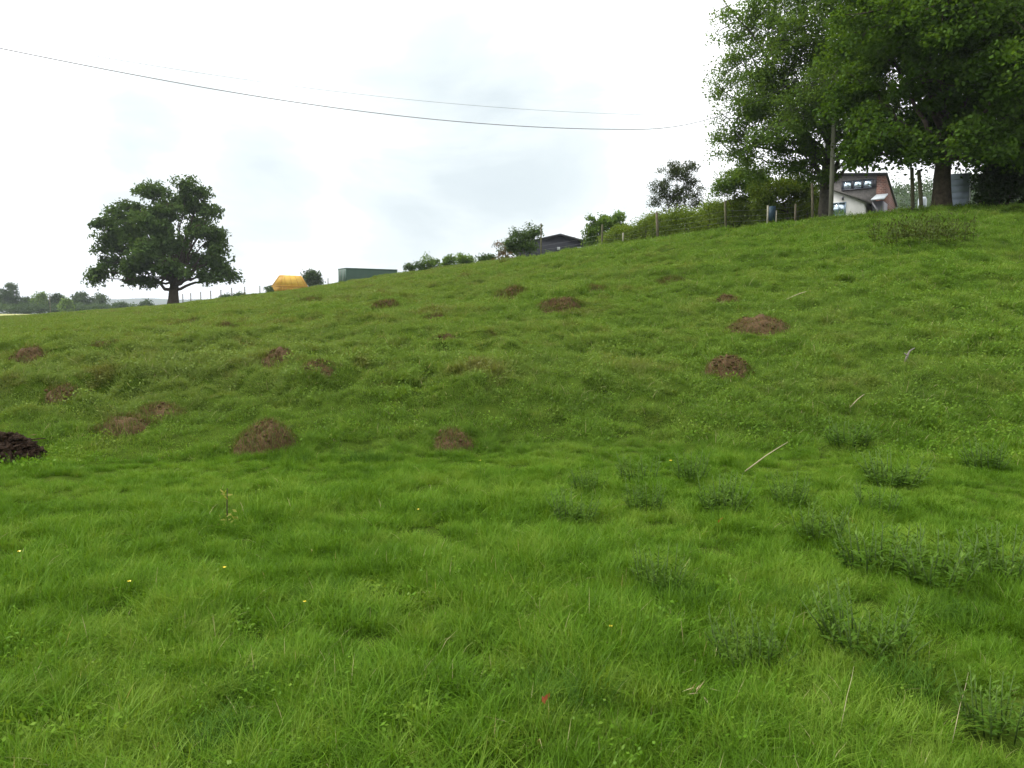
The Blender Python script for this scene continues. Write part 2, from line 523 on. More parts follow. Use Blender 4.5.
LUSH, OLIVE = (.096, .208, .012), (.160, .255, .030)
M_GRASS = grass_mat('meadow_blades', LUSH, OLIVE, (.38, .34, .17), 0.0)
M_DARKGRASS = leafy('tussock_blades', (.032, .080, .008), (.056, .128, .012), (.098, .185, .022), .3, .012)
M_BROWNGRASS = leafy('dead_grass', (.060, .042, .015), (.135, .094, .038), (.25, .20, .085), .2, .012, nscale=6)
M_MOUNDGREEN = leafy('mound_grass', (.045, .080, .014), (.085, .135, .022), (.13, .17, .04), .3, .012, nscale=5)
M_THISTLE = leafy('thistle_leaves', (.036, .088, .009), (.068, .140, .014), (.130, .215, .036), .25, .012, nscale=5)
M_STEM = simple('green_stem', (.09, .15, .035), .7, .3)
M_SOIL = simple('crumbly_soil', (.130, .080, .040), .95, .5, 14, (.055, .036, .018), .8, 60)
M_DARKSOIL = simple('dark_clods', (.100, .064, .042), .95, .6, 9, (.030, .020, .014), .8, 50)
M_STRAW = simple('dry_stalk', (.42, .36, .22), .8, .3, 12)
M_WOOD = simple('weathered_post', (.20, .17, .12), .9, .4, 6, (.11, .10, .065), .5, 30)
M_GREENWOOD = simple('mossy_post', (.16, .15, .09), .9, .4, 6, (.085, .085, .045), .5, 30)
M_PALEWOOD = simple('pale_post', (.42, .40, .30), .85, .3, 5, None, .4, 30)
M_WIRE = simple('cable_black', (.03, .03, .035), .6)
M_GALV = simple('galvanised_wire', (.22, .22, .22), .5)
M_BARK = simple('bark', (.105, .085, .058), .95, .5, 7, (.045, .036, .026), 1.0, 18)
M_BARKGREY = simple('grey_bark', (.15, .135, .11), .95, .45, 5, (.06, .055, .045), 1.0, 16)

# ------------------------------------------------------------------ earth mounds (list first: grass keeps clear of them)
MOUNDS = [
    # col, base row, width px, height px, bareness, label
    (265, 464, 62, 40, .5, 'largest brown mound at the foot of the bank, left of centre, grassed at its base'),
    (453, 457, 42, 24, .45, 'small brown mound at the foot of the bank near the middle of the picture'),
    (757, 341, 70, 22, 1.0, 'wide bare brown mound on the right hand slope'),
    (727, 384, 44, 24, .9, 'round brown mound just below the wide bare mound on the right slope'),
    (559, 319, 46, 18, .75, 'broad brown mound high on the slope straight below the dark barn'),
    (511, 298, 34, 9, .7, 'low flat brown mound left of the broad mound below the dark barn'),
    (597, 297, 34, 11, .6, 'low dark mound just right of the broad mound below the dark barn'),
    (728, 307, 28, 10, .9, 'small red brown mound just above the wide bare mound on the right slope'),
    (386, 314, 30, 13, 1.0, 'dark red brown mound on the slope below the green container'),
    (278, 364, 38, 14, .7, 'upper left one of two neighbouring brown mounds halfway up the left slope'),
    (317, 377, 38, 14, .7, 'lower right one of two neighbouring brown mounds halfway up the left slope'),
    (28, 362, 40, 10, .65, 'flat brown mound near the left edge halfway up the slope'),
    (311, 306, 38, 8, .4, 'faint flattened mound on the slope below the yellow skip'),
    (226, 330, 32, 8, .4, 'faint flattened mound on the far slope right of the oak foot'),
    (192, 326, 26, 6, .4, 'smallest faint mound on the far slope just below the oak'),
    (668, 287, 30, 8, .3, 'grassy low mound on the slope below the bare hedge tree'),
    (448, 342, 26, 9, .4, 'grassed over mound in the middle of the slope'),
    (126, 434, 58, 14, .6, 'left one of two scuffed earth patches on the lower left bank'),
    (160, 419, 48, 13, .7, 'right one of two scuffed earth patches on the lower left bank'),
    (62, 399, 36, 10, .55, 'scuffed brown patch above the dark soil heap on the left bank'),
    (104, 349, 28, 7, .5, 'thin brown scrape on the upper left slope'),
    (437, 321, 26, 7, .35, 'faint mound right of the dark red brown mound under the container'),
]
mound_geo = []
for (c, r, w, h, bare, lab) in MOUNDS:
    p = hit(c, r)
    p = hit(c, r - h * .42)
    k = p[1] / F
    mound_geo.append((p[0], p[1], w * k * (.54 if p[1] < 13 else .5), (min(h * 1.0, w * .45) if h >= 24 and p[1] < 11 else min(h * .9, w * .40) if h >= 24 else min(h * .6, w * .24)) * k))


def clear_of_mounds(x, y, keep=.12):
    ok = np.ones(len(x), bool)
    for gxm, gym, ra, _ in mound_geo:
        d = np.hypot((x - gxm) / (ra * 1.0), (y - gym) / (ra * .9))
        ok &= ~((d < 1) & (rng.random(len(x)) > keep + .35 * d ** 6))
    return ok


# ------------------------------------------------------------------ grass (uncountable: scattered tufts)
def tuft(n, rad, hmin, hmax, wmin, wmax, droop, lean, segs, dead=.02, seed=0, seeds=0):
    r = np.random.default_rng(seed)
    mb = MB()
    a = r.random(n) * 2 * PI; d = rad * np.sqrt(r.random(n))
    base = np.stack([d * np.cos(a), d * np.sin(a), np.full(n, -.01)], 1)
    h = hmin + (hmax - hmin) * r.random(n) ** 1.5
    t = r.random(n); t = np.where(r.random(n) < dead, 2.0, t)
    mb.blades(base, h, wmin + (wmax - wmin) * r.random(n), r.random(n) * 2 * PI, lean * r.random(n), droop * r.random(n), t, segs)
    for _ in range(seeds):                                   # flowering stalks with a loose head
        b = np.array([[r.normal() * rad * .5, r.normal() * rad * .5, 0]])
        hh = hmax * (1.05 + .35 * r.random()); dr = r.random() * 2 * PI
        top = b[0] + np.array([math.cos(dr) * .15 * hh, math.sin(dr) * .15 * hh, hh])
        mb.tube([b[0], (b[0] + top) / 2 + [0, 0, .02], top], [.0014, .0012, .0008], 3, 2.0, False)
        cc = top + np.c_[r.normal(size=(9, 2)) * .006, -r.random(9) * .06]
        mb.leaves(cc, .022, .005, np.full(9, 2.0), r=r, dirs=np.c_[r.normal(size=(9, 2)) * .5, np.ones(9)])
    return mb


def herb(n, rad, h, size, seed):
    """low broad-leaved plants in the sward"""
    r = np.random.default_rng(seed); mb = MB()
    a = r.random(n) * 2 * PI; d = rad * np.sqrt(r.random(n))
    c = np.stack([d * np.cos(a), d * np.sin(a), h * (.4 + .6 * r.random(n))], 1)
    mb.leaves(c, size * (.7 + .6 * r.random(n)), size * .7, .4 + .6 * r.random(n), up=1.2, r=r)
    return mb


def scatter_object(name, pts, idx, rz, tilt, scl, tufts, mat, label):
    coll = bpy.data.collections.new(name + '_tufts')
    for i, mb in enumerate(tufts):
        o = bpy.data.objects.new('grass_tuft', mb.mesh('grass_tuft', mat))
        o.name = 'grass_tuft_%s' % 'abcdefghijklmnopqrstuvwxyz'[i]
        coll.objects.link(o)
    me = bpy.data.meshes.new(name)
    n = len(pts)
    me.vertices.add(n); me.vertices.foreach_set('co', pts.astype(np.float32).ravel())
    for an, ty, dat, fld in (('pick', 'INT', idx.astype(np.int32), 'value'), ('size', 'FLOAT', scl.astype(np.float32), 'value')):
        a = me.attributes.new(an, ty, 'POINT'); a.data.foreach_set(fld, dat)
    a = me.attributes.new('turn', 'FLOAT_VECTOR', 'POINT')
    a.data.foreach_set('vector', np.stack([tilt[:, 0], tilt[:, 1], rz], 1).astype(np.float32).ravel())
    o = bpy.data.objects.new(name, me); col.objects.link(o)
    g = bpy.data.node_groups.new(name + '_scatter', 'GeometryNodeTree')
    g.interface.new_socket('Geometry', in_out='INPUT', socket_type='NodeSocketGeometry')
    g.interface.new_socket('Geometry', in_out='OUTPUT', socket_type='NodeSocketGeometry')
    gi = g.nodes.new('NodeGroupInput'); go = g.nodes.new('NodeGroupOutput')
    ci = g.nodes.new('GeometryNodeCollectionInfo'); ci.inputs['Collection'].default_value = coll
    ci.inputs['Separate Children'].default_value = True; ci.inputs['Reset Children'].default_value = True
    ip = g.nodes.new('GeometryNodeInstanceOnPoints'); ip.inputs['Pick Instance'].default_value = True
    def na(an, ty):
        q = g.nodes.new('GeometryNodeInputNamedAttribute'); q.data_type = ty; q.inputs['Name'].default_value = an
        return q.outputs['Attribute']
    g.links.new(gi.outputs[0], ip.inputs['Points']); g.links.new(ci.outputs[0], ip.inputs['Instance'])
    g.links.new(na('pick', 'INT'), ip.inputs['Instance Index'])
    g.links.new(na('turn', 'FLOAT_VECTOR'), ip.inputs['Rotation'])
    g.links.new(na('size', 'FLOAT'), ip.inputs['Scale'])
    g.links.new(ip.outputs[0], go.inputs[0])
    md = o.modifiers.new('scatter', 'NODES'); md.node_group = g
    me.materials.append(mat)
    return tag(o, label, 'grass', kind='stuff')


def sector(r0, r1, az0, az1, dens):
    area = .5 * (az1 - az0) * (r1 * r1 - r0 * r0)
    n = int(area * dens)
    r = np.sqrt(r0 * r0 + rng.random(n) * (r1 * r1 - r0 * r0)); a = az0 + rng.random(n) * (az1 - az0)
    return np.sin(a) * r, np.cos(a) * r


def scatter_zone(zones, ntypes, weights):
    P, I, S = [], [], []
    for (r0, r1, az, dens, s0, s1) in zones:
        x, y = sector(r0, r1, R(-az), R(az) if r1 < 60 else R(16), dens)
        ok = clear_of_mounds(x, y)
        x, y = x[ok], y[ok]
        patch_h = 1 + .40 * fbm(x * .9 + 7, y * .9, 91, 3) + .3 * vnoise(x * 3, y * 3, 17)
        P.append(np.stack([x, y, zg(x, y) - .005], 1))
        I.append(rng.choice(ntypes, len(x), p=weights))
        S.append((s0 + (s1 - s0) * rng.random(len(x))) * np.clip(patch_h, .6, 1.5))
    return np.concatenate(P), np.concatenate(I), np.concatenate(S)


def slope_turn(P, e):
    """euler angles: spin about the blade axis, then lean with the ground"""
    x, y = P[:, 0], P[:, 1]
    gx = (zg(x + e, y) - zg(x - e, y)) / (2 * e); gy = (zg(x, y + e) - zg(x, y - e)) / (2 * e)
    n = np.stack([-gx, -gy, np.ones(len(x))], 1); n /= np.linalg.norm(n, axis=1)[:, None]
    t = np.cross(np.array([0, 1., 0]), n); t /= np.linalg.norm(t, axis=1)[:, None]
    b = np.cross(n, t)
    s = rng.random(len(x)) * 2 * PI
    cx = np.cos(s)[:, None] * t + np.sin(s)[:, None] * b
    cyv = -np.sin(s)[:, None] * t + np.cos(s)[:, None] * b
    # columns of the rotation matrix: cx, cyv, n
    return np.arctan2(cyv[:, 2], n[:, 2]), np.arcsin(-cx[:, 2]), np.arctan2(cx[:, 1], cx[:, 0])


def sward(n, rad, hmin, hmax, wmin, wmax, droop, lean, segs, dead, seed, herbs=0, hsize=.02, stalks=0):
    """a round piece of turf: blades of uneven height in little tussocks"""
    r = np.random.default_rng(seed); mb = MB()
    a = r.random(n) * 2 * PI; d = rad * r.random(n) ** .55
    x, y = d * np.cos(a), d * np.sin(a)
    loc = fbm(x / rad * 2.6 + seed * 3.1, y / rad * 2.6, seed, 3)
    keep = r.random(n) < .78 + .7 * loc
    x, y, loc = x[keep], y[keep], loc[keep]; m = len(x)
    h = (hmin + (hmax - hmin) * r.random(m) ** 1.6) * np.clip(1 + 1.1 * loc, .45, 1.9)
    t = np.clip(r.random(m) + .25 * loc, 0, 1); t = np.where(r.random(m) < dead, 2.0, t)
    ld = 2 * PI * fbm(x / rad * 1.5 + 9, y / rad * 1.5 + seed, seed + 5, 2) + r.normal(size=m) * 1.3
    mb.blades(np.stack([x, y, np.full(m, -.012)], 1), h, wmin + (wmax - wmin) * r.random(m), ld, lean * r.random(m), droop * r.random(m) ** 1.2, t, segs)
    if herbs:
        cx, cy_ = r.normal(size=(2, max(1, herbs // 14))) * rad * .5
        k = r.integers(len(cx), size=herbs)
        c = np.stack([cx[k] + r.normal(size=herbs) * .05, cy_[k] + r.normal(size=herbs) * .05, .03 + .06 * r.random(herbs)], 1)
        mb.leaves(c, hsize * (.7 + .6 * r.random(herbs)), hsize * .7, .3 + .6 * r.random(herbs), up=1.0, r=r)
    for _ in range(stalks):
        b = np.array([r.normal() * rad * .4, r.normal() * rad * .4, 0]); hh = hmax * (1.2 + .5 * r.random()); dr = r.random() * 6.28
        top = b + np.array([math.cos(dr) * .25 * hh, math.sin(dr) * .25 * hh, hh])
        mb.tube([b, (b + top) / 2 + [0, 0, .02], top], [.001, .0009, .0006], 3, 1.0, False)
        cc = top + np.c_[r.normal(size=(8, 2)) * .005, -r.random(8) * .05]
        mb.leaves(cc, .018, .004, np.full(8, 2.0), r=r, dirs=np.c_[r.normal(size=(8, 2)) * .4, np.ones(8)])
    return mb


def lay(name, P, I, S, kinds, label, e):
    rx, ry, rz = slope_turn(P, e)
    scatter_object(name, P, I, rz, np.stack([rx, ry], 1), S, kinds, M_GRASS, label)


near = [sward(2000, .24, .04, .115, .0028, .0052, 1.0, .5, 3, .004, s, 30 if s % 2 else 0, .02) for s in range(5)] + \
       [sward(1500, .22, .06, .15, .003, .006, 1.1, .5, 4, .004, s + 20, 0, .02, 0) for s in range(3)] + \
       [sward(1500, .24, .04, .11, .0028, .005, 1.0, .5, 3, .010, 40, 50, .022), sward(1300, .22, .04, .12, .003, .005, 1.0, .6, 3, .006, 41, 90, .022)]
wn_ = np.array([.13] * 5 + [.08] * 3 + [.06, .05]); wn_ /= wn_.sum()
P, I, S = scatter_zone([(1.2, 5.2, 52, 25, .66, .98)], len(near), wn_)
small = [sward(460, .135, .03, .10, .003, .0055, 1.0, .55, 3, .003, s + 60, 8 if s % 2 else 0, .02) for s in range(6)] + [sward(380, .12, .06, .14, .003, .006, 1.1, .5, 4, .004, s + 70) for s in range(3)]
P2, I2, S2 = scatter_zone([(4.9, 7.3, 48, 62, .75, 1.1), (7.3, 9.7, 48, 82, .50, .8)], len(small), np.array([.12] * 6 + [.093] * 3) / (.72 + .279))
lay('meadow_grass', np.concatenate([P, P2]), np.concatenate([I, I2 + len(near)]), np.concatenate([S, S2]), near + small, 'lush green meadow grass on the flat foreground', .12)

mid = [sward(270, .14, .02, .075, .0045, .0075, .9, .6, 2, .006, s + 100, 8 if s % 2 else 0, .028) for s in range(6)] + \
      [sward(230, .13, .05, .14, .0045, .007, 1.0, .5, 3, .008, s + 120) for s in range(2)] + \
      [sward(230, .14, .02, .07, .0045, .0075, .9, .6, 2, .05, 130), sward(200, .14, .02, .06, .0045, .0075, .9, .6, 2, .02, 131, 34, .03)]
wm_ = np.array([.13] * 6 + [.045] * 2 + [.08, .06]); wm_ /= wm_.sum()
P, I, S = scatter_zone([(9.6, 18, 44, 84, .75, 1.25), (18, 30, 41, 44, 1.0, 1.5), (30, 46, 39, 14, 1.3, 2.0)], len(mid), wm_)
lay('hill_grass', P, I, S, mid, 'rougher olive green grass covering the bank and the hill', .10)

far = [sward(2000, 1.0, .05, .13, .014, .024, .8, .5, 2, .02, s + 200) for s in range(5)] + [sward(1600, .9, .06, .19, .012, .02, .8, .4, 2, .10, 210)]
P, I, S = scatter_zone([(44, 118, 44, .75, .55, .95)], len(far), np.array([.18] * 5 + [.1]))
lay('far_grass', P, I, S, far, 'distant pale grass on the hill around the oak', .6)

def clods(mb, n, sx, sy, h, smin, smax, r_, zf=None):
    for _ in range(n):
        a = r_.random() * 2 * PI; d = math.sqrt(r_.random())
        cx, cy_ = d * sx * math.cos(a), d * sy * math.sin(a)
        cz = h * (1 - d ** 2.3) * (.75 + .3 * r_.random()) if zf is None else zf(cx, cy_)
        s = smin + (smax - smin) * r_.random() ** 2
        nu, nv = 8, 5
        vv = [(0, 0, -1)]
        for i in range(1, nv):
            ph = -PI / 2 + PI * i / nv
            for j in range(nu):
                th = 2 * PI * j / nu
                vv.append((math.cos(ph) * math.cos(th), math.cos(ph) * math.sin(th), math.sin(ph)))
        vv.append((0, 0, 1))
        vv = np.array(vv) * (1 + .34 * np.clip(r_.normal(size=(len(vv), 1)), -2, 2)) * s * np.array([1.2, 1, .75])
        rot = r_.random() * 2 * PI
        vv[:, :2] = vv[:, :2] @ np.array([[math.cos(rot), -math.sin(rot)], [math.sin(rot), math.cos(rot)]])
        q = [(1 + i * nu + j, 1 + i * nu + (j + 1) % nu, 1 + (i + 1) * nu + (j + 1) % nu, 1 + (i + 1) * nu + j) for i in range(nv - 2) for j in range(nu)]
        tt = [(0, 1 + (j + 1) % nu, 1 + j) for j in range(nu)] + [(len(vv) - 1, 1 + (nv - 2) * nu + j, 1 + (nv - 2) * nu + (j + 1) % nu) for j in range(nu)]
        mb.add(vv + [cx, cy_, cz], q, tt)



# ------------------------------------------------------------------ build the mounds
for (c, r, w, h, bare, lab), (mx, my, ra, hh) in zip(MOUNDS, mound_geo):
    base = np.array([mx, my, float(zg(mx, my))])
    t = thing('earth_mound', lab, 'mound', base, group='brown mounds on the hillside')
    seed = int(c * 7 + r)
    r_ = np.random.default_rng(seed)
    hgt = max(hh, .03) * (.6 + .4 * bare)
    nr, na = 12, 30
    vv = []
    for i in range(nr + 1):
        f = i / nr
        for j in range(na):
            a = 2 * PI * j / na
            wob = 1 + .16 * float(fbm(math.cos(a) * 1.6 + seed, math.sin(a) * 1.6, 5, 2))
            lx, ly = f * ra * wob * math.cos(a), f * ra * .95 * wob * math.sin(a)
            vv.append((lx, ly, f))
    vv = np.array(vv)
    f = vv[:, 2].copy()
    lump = fbm(vv[:, 0] * 9 + seed, vv[:, 1] * 9, 8, 3)
    prof = np.clip(1 - f ** 2.3, 0, 1)
    gz = zg(vv[:, 0] + mx, vv[:, 1] + my) - base[2]
    vv[:, 2] = gz + prof * hgt * (1 + .35 * lump) + .05 * lump * (1 - f) - .02 - .05 * f ** 6
    q = np.array([(i * na + j, i * na + (j + 1) % na, (i + 1) * na + (j + 1) % na, (i + 1) * na + j) for i in range(nr) for j in range(na)])
    mb = MB().add(vv, q)
    k = max(1.0, my / 14)
    clods(mb, int(60 * bare ** 2), ra * .8, ra * .75, 0, .006 * k, .024 * k, r_,
          lambda cx, cy_: float(zg(cx + mx, cy_ + my)) - base[2] + max(0, 1 - (math.hypot(cx, cy_ / .95) / ra) ** 2.3) * hgt)
    mb.build('soil', M_SOIL, t)

    def cover(mb, n, h0, h1, wd, inner, outer):
        a = r_.random(n) * 2 * PI; d = np.sqrt(inner ** 2 + r_.random(n) * (outer ** 2 - inner ** 2))
        lx, ly = d * ra * np.cos(a), d * ra * .95 * np.sin(a)
        pz = zg(lx + mx, ly + my) - base[2] + np.clip(1 - d ** 2.3, 0, 1) * hgt - .015
        k = max(1.0, my / 14)
        mb.blades(np.stack([lx, ly, pz], 1), (h0 + (h1 - h0) * r_.random(n)) * min(k, 1.6), np.full(n, wd * k), r_.random(n) * 2 * PI, .7 * r_.random(n), .8 * r_.random(n), r_.random(n), 2)
        return mb
    dens = ra * ra * (1 if my < 20 else 20 / my)
    cover(MB(), int(np.clip(9500 * dens, 260, 3200)), .015, .075, .0055, 0, 1.15).build('thatch', M_BROWNGRASS, t)
    mb = cover(MB(), int(np.clip(4200 * dens * (1.6 - bare), 140, 2200)), .04, .11, .006, .15 + .4 * bare, 1.2)
    cover(mb, int(np.clip(3400 * dens * (1.4 - bare), 60, 1900)), .02, .08, .005, 0, .9).build('green_grass', M_MOUNDGREEN, t)
# ------------------------------------------------------------------ dark soil heap at the left edge
p = hit(4, 460)
t = thing('soil_heap', 'dark brown heap of soil clods at the left edge below the bank', 'soil heap', p)
r_ = np.random.default_rng(3)


mb = MB(); clods(mb, 90, .42, .28, .26, .03, .075, r_); clods(mb, 500, .46, .32, .29, .008, .030, r_)
for _ in range(5):
    a_ = np.append(r_.normal(size=2) * .10, .15 + .12 * r_.random()); mb.tube([a_, a_ + r_.normal(size=3) * np.array([.12, .1, .05])], [.012, .006], 5); mb.build('clods', M_DARKSOIL, t)
mb = MB(); n = 60
a = r_.random(n) * 2 * PI
mb.leaves(np.stack([.36 * np.cos(a) * r_.random(n), .26 * np.sin(a) * r_.random(n), .08 + .2 * r_.random(n)], 1), .10, .012, r_.random(n), r=r_)
mb.build('thatch', M_BROWNGRASS, t)

# ------------------------------------------------------------------ thistles and tussocks
def thistle_parts(n, rad, hmin, hmax, seed, leaf=.10):
    r = np.random.default_rng(seed)
    ms, ml = MB(), MB()
    for _ in range(n):
        a = r.random() * 2 * PI; d = rad * math.sqrt(r.random())
        b = np.array([d * math.cos(a), d * math.sin(a), 0.]); h = hmin + (hmax - hmin) * r.random()
        top = b + np.array([math.cos(a) * d * .5 + r.normal() * .03, math.sin(a) * d * .5 + r.normal() * .03, h])
        ms.tube([b, (b + top) / 2 + r.normal(size=3) * .008, top], [.005, .004, .002], 5)
        k = int(14 + 10 * r.random())
        f = .15 + .85 * np.sort(r.random(k)); th = np.arange(k) * 2.4 + r.random() * 6
        up = .25 + 1.5 * f ** 3
        dr = np.stack([np.cos(th), np.sin(th), up + r.normal(size=k) * .25], 1); dr /= np.linalg.norm(dr, axis=1)[:, None]
        L = leaf * (1.15 - .55 * f) * (.75 + .5 * r.random(k))
        base = b[None] + (top - b)[None] * f[:, None]
        tn = np.clip(.25 + .5 * f + .25 * r.random(k), 0, 1)
        ml.leaves(base + dr * L[:, None] * .5, L, L * .24, tn, up=.5, r=r, dirs=dr)
        for sgn in (-1, 1):                                  # spiny side lobes
            side = np.stack([-np.sin(th), np.cos(th), np.full(k, .25)], 1) * sgn + dr * .8
            ml.leaves(base + dr * L[:, None] * .55 + side * L[:, None] * .12, L * .38, L * .10, tn, up=.5, r=r, dirs=side)
    return ms, ml


proto_th = []
for i in range(4):
    ms, ml = thistle_parts(20 + 5 * i, .18, .16, .40, 400 + i, .07)
    proto_th.append((ms.mesh('stem', M_STEM), ml.mesh('foliage', M_THISTLE)))

THISTLES = [  # col, base row, width px, variant, label
    (640, 484, 46, 0, 'grey green thistle clump at the slope foot, left of the twin clump beside it'),
    (690, 480, 40, 1, 'grey green thistle clump at the slope foot, right of its twin clump'),
    (586, 492, 34, 2, 'small thistle clump at the slope foot, furthest left of the row'),
    (726, 512, 56, 3, 'thistle clump just below the long pale fallen stalk'),
    (848, 446, 50, 1, 'dark thistle clump alone on the lower right slope'),
    (896, 486, 60, 3, 'thistle clump halfway between the lone slope clump and the right edge'),
    (876, 515, 44, 0, 'low thistle clump straight under the halfway clump on the right'),
    (645, 512, 44, 2, 'low thistle clump in the grass under the twin clumps'),
    (790, 505, 44, 1, 'faint thistle clump right of the pale fallen stalk'),
    (985, 470, 48, 2, 'thistle clump at the slope foot near the right edge'),
    (880, 572, 90, 0, 'wide thistle clump in the right foreground, rear one of the group'),
    (935, 585, 90, 1, 'thistle clump in the right foreground beside the wide rear clump'),
    (1005, 580, 80, 3, 'thistle clump cut by the right edge of the picture'),
    (748, 668, 80, 2, 'bushy thistle in the foreground standing left of a taller one'),
    (868, 652, 95, 3, 'tall dark thistle in the right foreground'),
    (660, 590, 60, 1, 'loose thistle clump above the dark tussock in the foreground'),
    (575, 523, 46, 3, 'faint thistle clump on the flat left of the others'),
    (820, 540, 50, 2, 'small thistle between the slope foot row and the foreground group'),
    (1000, 735, 90, 0, 'lowest thistle clump in the bottom right corner'),
]
for (c, r, w, v, lab) in THISTLES:
    p = hit(c, r)
    t = thing('thistle_clump', lab, 'thistle', p, rz=(c * 1.7) % 6, group='thistle clumps in the pasture')
    s = w * p[1] / F / .46
    t.scale = (s, s, min(s, .7 + s * .2) * .9)
    for nm, me in zip(('stem', 'foliage'), proto_th[v]):
        o = bpy.data.objects.new(nm, me); col.objects.link(o); o.parent = t

TUSS = [
    (562, 706, 100, .26, 'largest dark green grass tussock in the bottom middle foreground'),
    (690, 606, 80, .26, 'dark grass tussock in the middle of the right foreground'),
    (368, 462, 46, .24, 'dark green tussock on the bank foot between the two brown mounds'),
    (218, 742, 80, .18, 'dark tussock low in the left foreground'),
    (335, 600, 70, .17, 'dark flattened tussock left of centre in the foreground'),
    (250, 690, 70, .18, 'dark tussock in the left foreground above the lowest one'),
    (800, 610, 70, .22, 'dark tussock between the two foreground thistles'),
    (905, 690, 80, .22, 'tall rank grass tussock near the bottom right corner'),
    (415, 700, 70, .16, 'low dark tussock left of the largest tussock'),
    (290, 462, 46, .18, 'dark green tuft against the right side of the largest brown mound'),
    (95, 580, 60, .14, 'small dark tussock near the left edge of the foreground'),
    (940, 620, 80, .22, 'dark tussock under the right foreground thistles'),
]
for i, (c, r, w, h, lab) in enumerate(TUSS):
    p = hit(c, r)
    rr = w * p[1] / F * .5
    mb = tuft(int(np.clip(2600 * rr, 180, 1100)), rr, h * .35, h * .82, .003, .006, 1.2, .6, 4, .01, 900 + i, 0)
    for j in range(len(mb.tint)):
        mb.tint[j] = np.minimum(mb.tint[j], 1.0)
    tag(mb.build('grass_tussock', M_DARKGRASS, None, False, p), lab, 'tussock', 'dark tussocks in the pasture')

# rank weeds under the trees on the upper right slope
mb = MB(); n = 120
pp = []
for _ in range(n):
    c = 925 + np.clip(rng.normal() * 26, -52, 48); r = 247 - rng.random() * 12
    p = hit(c, r); hh = .25 + .45 * rng.random(); k = 16
    f = rng.random(k); th = rng.random(k) * 6.28
    dr = np.stack([np.cos(th), np.sin(th), .2 + f], 1)
    mb.leaves(p[None] + np.c_[rng.normal(size=(k, 2)) * .10, f * hh], .11, .035, rng.random(k), up=.6, dirs=dr)
    mb.tube([p, p + [rng.normal() * .05, 0, hh]], [.006, .003], 4, .1)
tag(mb.build('nettle_patch', leafy('nettle_leaves', (.050, .055, .018), (.070, .105, .022), (.10, .15, .03), .3, .012, nscale=3), None), 'straggling brownish green weeds on the slope below the big trees', 'weeds', kind='stuff')

# ------------------------------------------------------------------ single plants, stalks and litter
def stalk(name, c0, r0, c1, r1, lift, rad, mat, label, cat):
    a, b = hit(c0, r0), hit(c1, r1)
    b = b.copy(); a = a.copy(); a[2] += .02
    k = ray(c1, r1); b = CAM + k * (a[1] + .25)
    b[2] = max(b[2], float(zg(b[0], b[1])) + lift)
    m = (a + b) / 2 + [0, 0, .015]
    q = MB().tube([a, (a + m) / 2, m, (m + b) / 2 + [0.003, 0, .004], b], [rad, rad, rad * .9, rad * .7, rad * .4], 6)
    return tag(q.build(name, mat), label, cat)


stalk('fallen_stalk', 744, 474, 788, 442, .2, .006, M_STRAW, 'long pale dry stalk leaning in the grass on the lower right slope', 'stalk')
stalk('fallen_stalk', 786, 301, 806, 302, .1, .012, M_STRAW, 'short pale stick lying above the wide bare mound', 'stick')
stalk('fallen_stalk', 850, 409, 864, 405, .12, .007, M_STRAW, 'short pale straw lying above the dark lone thistle', 'straw')
stalk('fallen_stalk', 839, 742, 852, 715, .18, .0011, M_STRAW, 'thin straw blade standing at the bottom edge right of centre', 'straw')
stalk('fallen_stalk', 951, 752, 966, 722, .18, .0011, M_STRAW, 'thin bent straw blade in the bottom right foreground', 'straw')

p = hit(228, 527)
t = thing('dying_dock', 'upright dark stalked weed with yellowing leaves on the left of the meadow', 'weed', p)
k = p[1] / F
MB().tube([(0, 0, 0), (-.004, 0, 18 * k), (.003, 0, 40 * k)], [.006, .005, .003], 6).build('stem', simple('dark_stem', (.07, .06, .03), .8), t)
mb = MB(); n = 34
f = rng.random(n) ** 2
c_ = np.stack([rng.normal(size=n) * 8 * k * (1 - f * .6), rng.normal(size=n) * 6 * k, (3 + f * 14) * k], 1)
c_[:5] = np.array([(-4 * k, 0, 34 * k), (-2 * k, 0, 36 * k), (2 * k, .01, 33 * k), (-5 * k, 0, 37 * k), (-1 * k, -.01, 31 * k)])
mb.leaves(c_, .055, .022, rng.random(n), up=.2)
mb.build('foliage', leafy('yellowed_leaves', (.22, .24, .05), (.38, .36, .09), (.52, .47, .18), .35, .012), t)

# scrap of sacking / pale stick on the right slope
p = hit(908, 362)
t = thing('pale_branch', 'broken grey white forked branch lying on the right slope', 'branch', p)
k = p[1] / F
mb = MB()
mb.tube([(-3 * k, 0, .0), (0, .02, 7 * k), (3 * k, .05, 11 * k), (8 * k, .05, 14 * k)], [.018, .016, .011, .005], 6)
mb.tube([(0, .02, 6 * k), (-4 * k, 0, 9 * k)], [.015, .006], 6)
mb.build('bark', simple('bleached_wood', (.34, .31, .27), .9, .5, 10, (.12, .10, .085)), t)

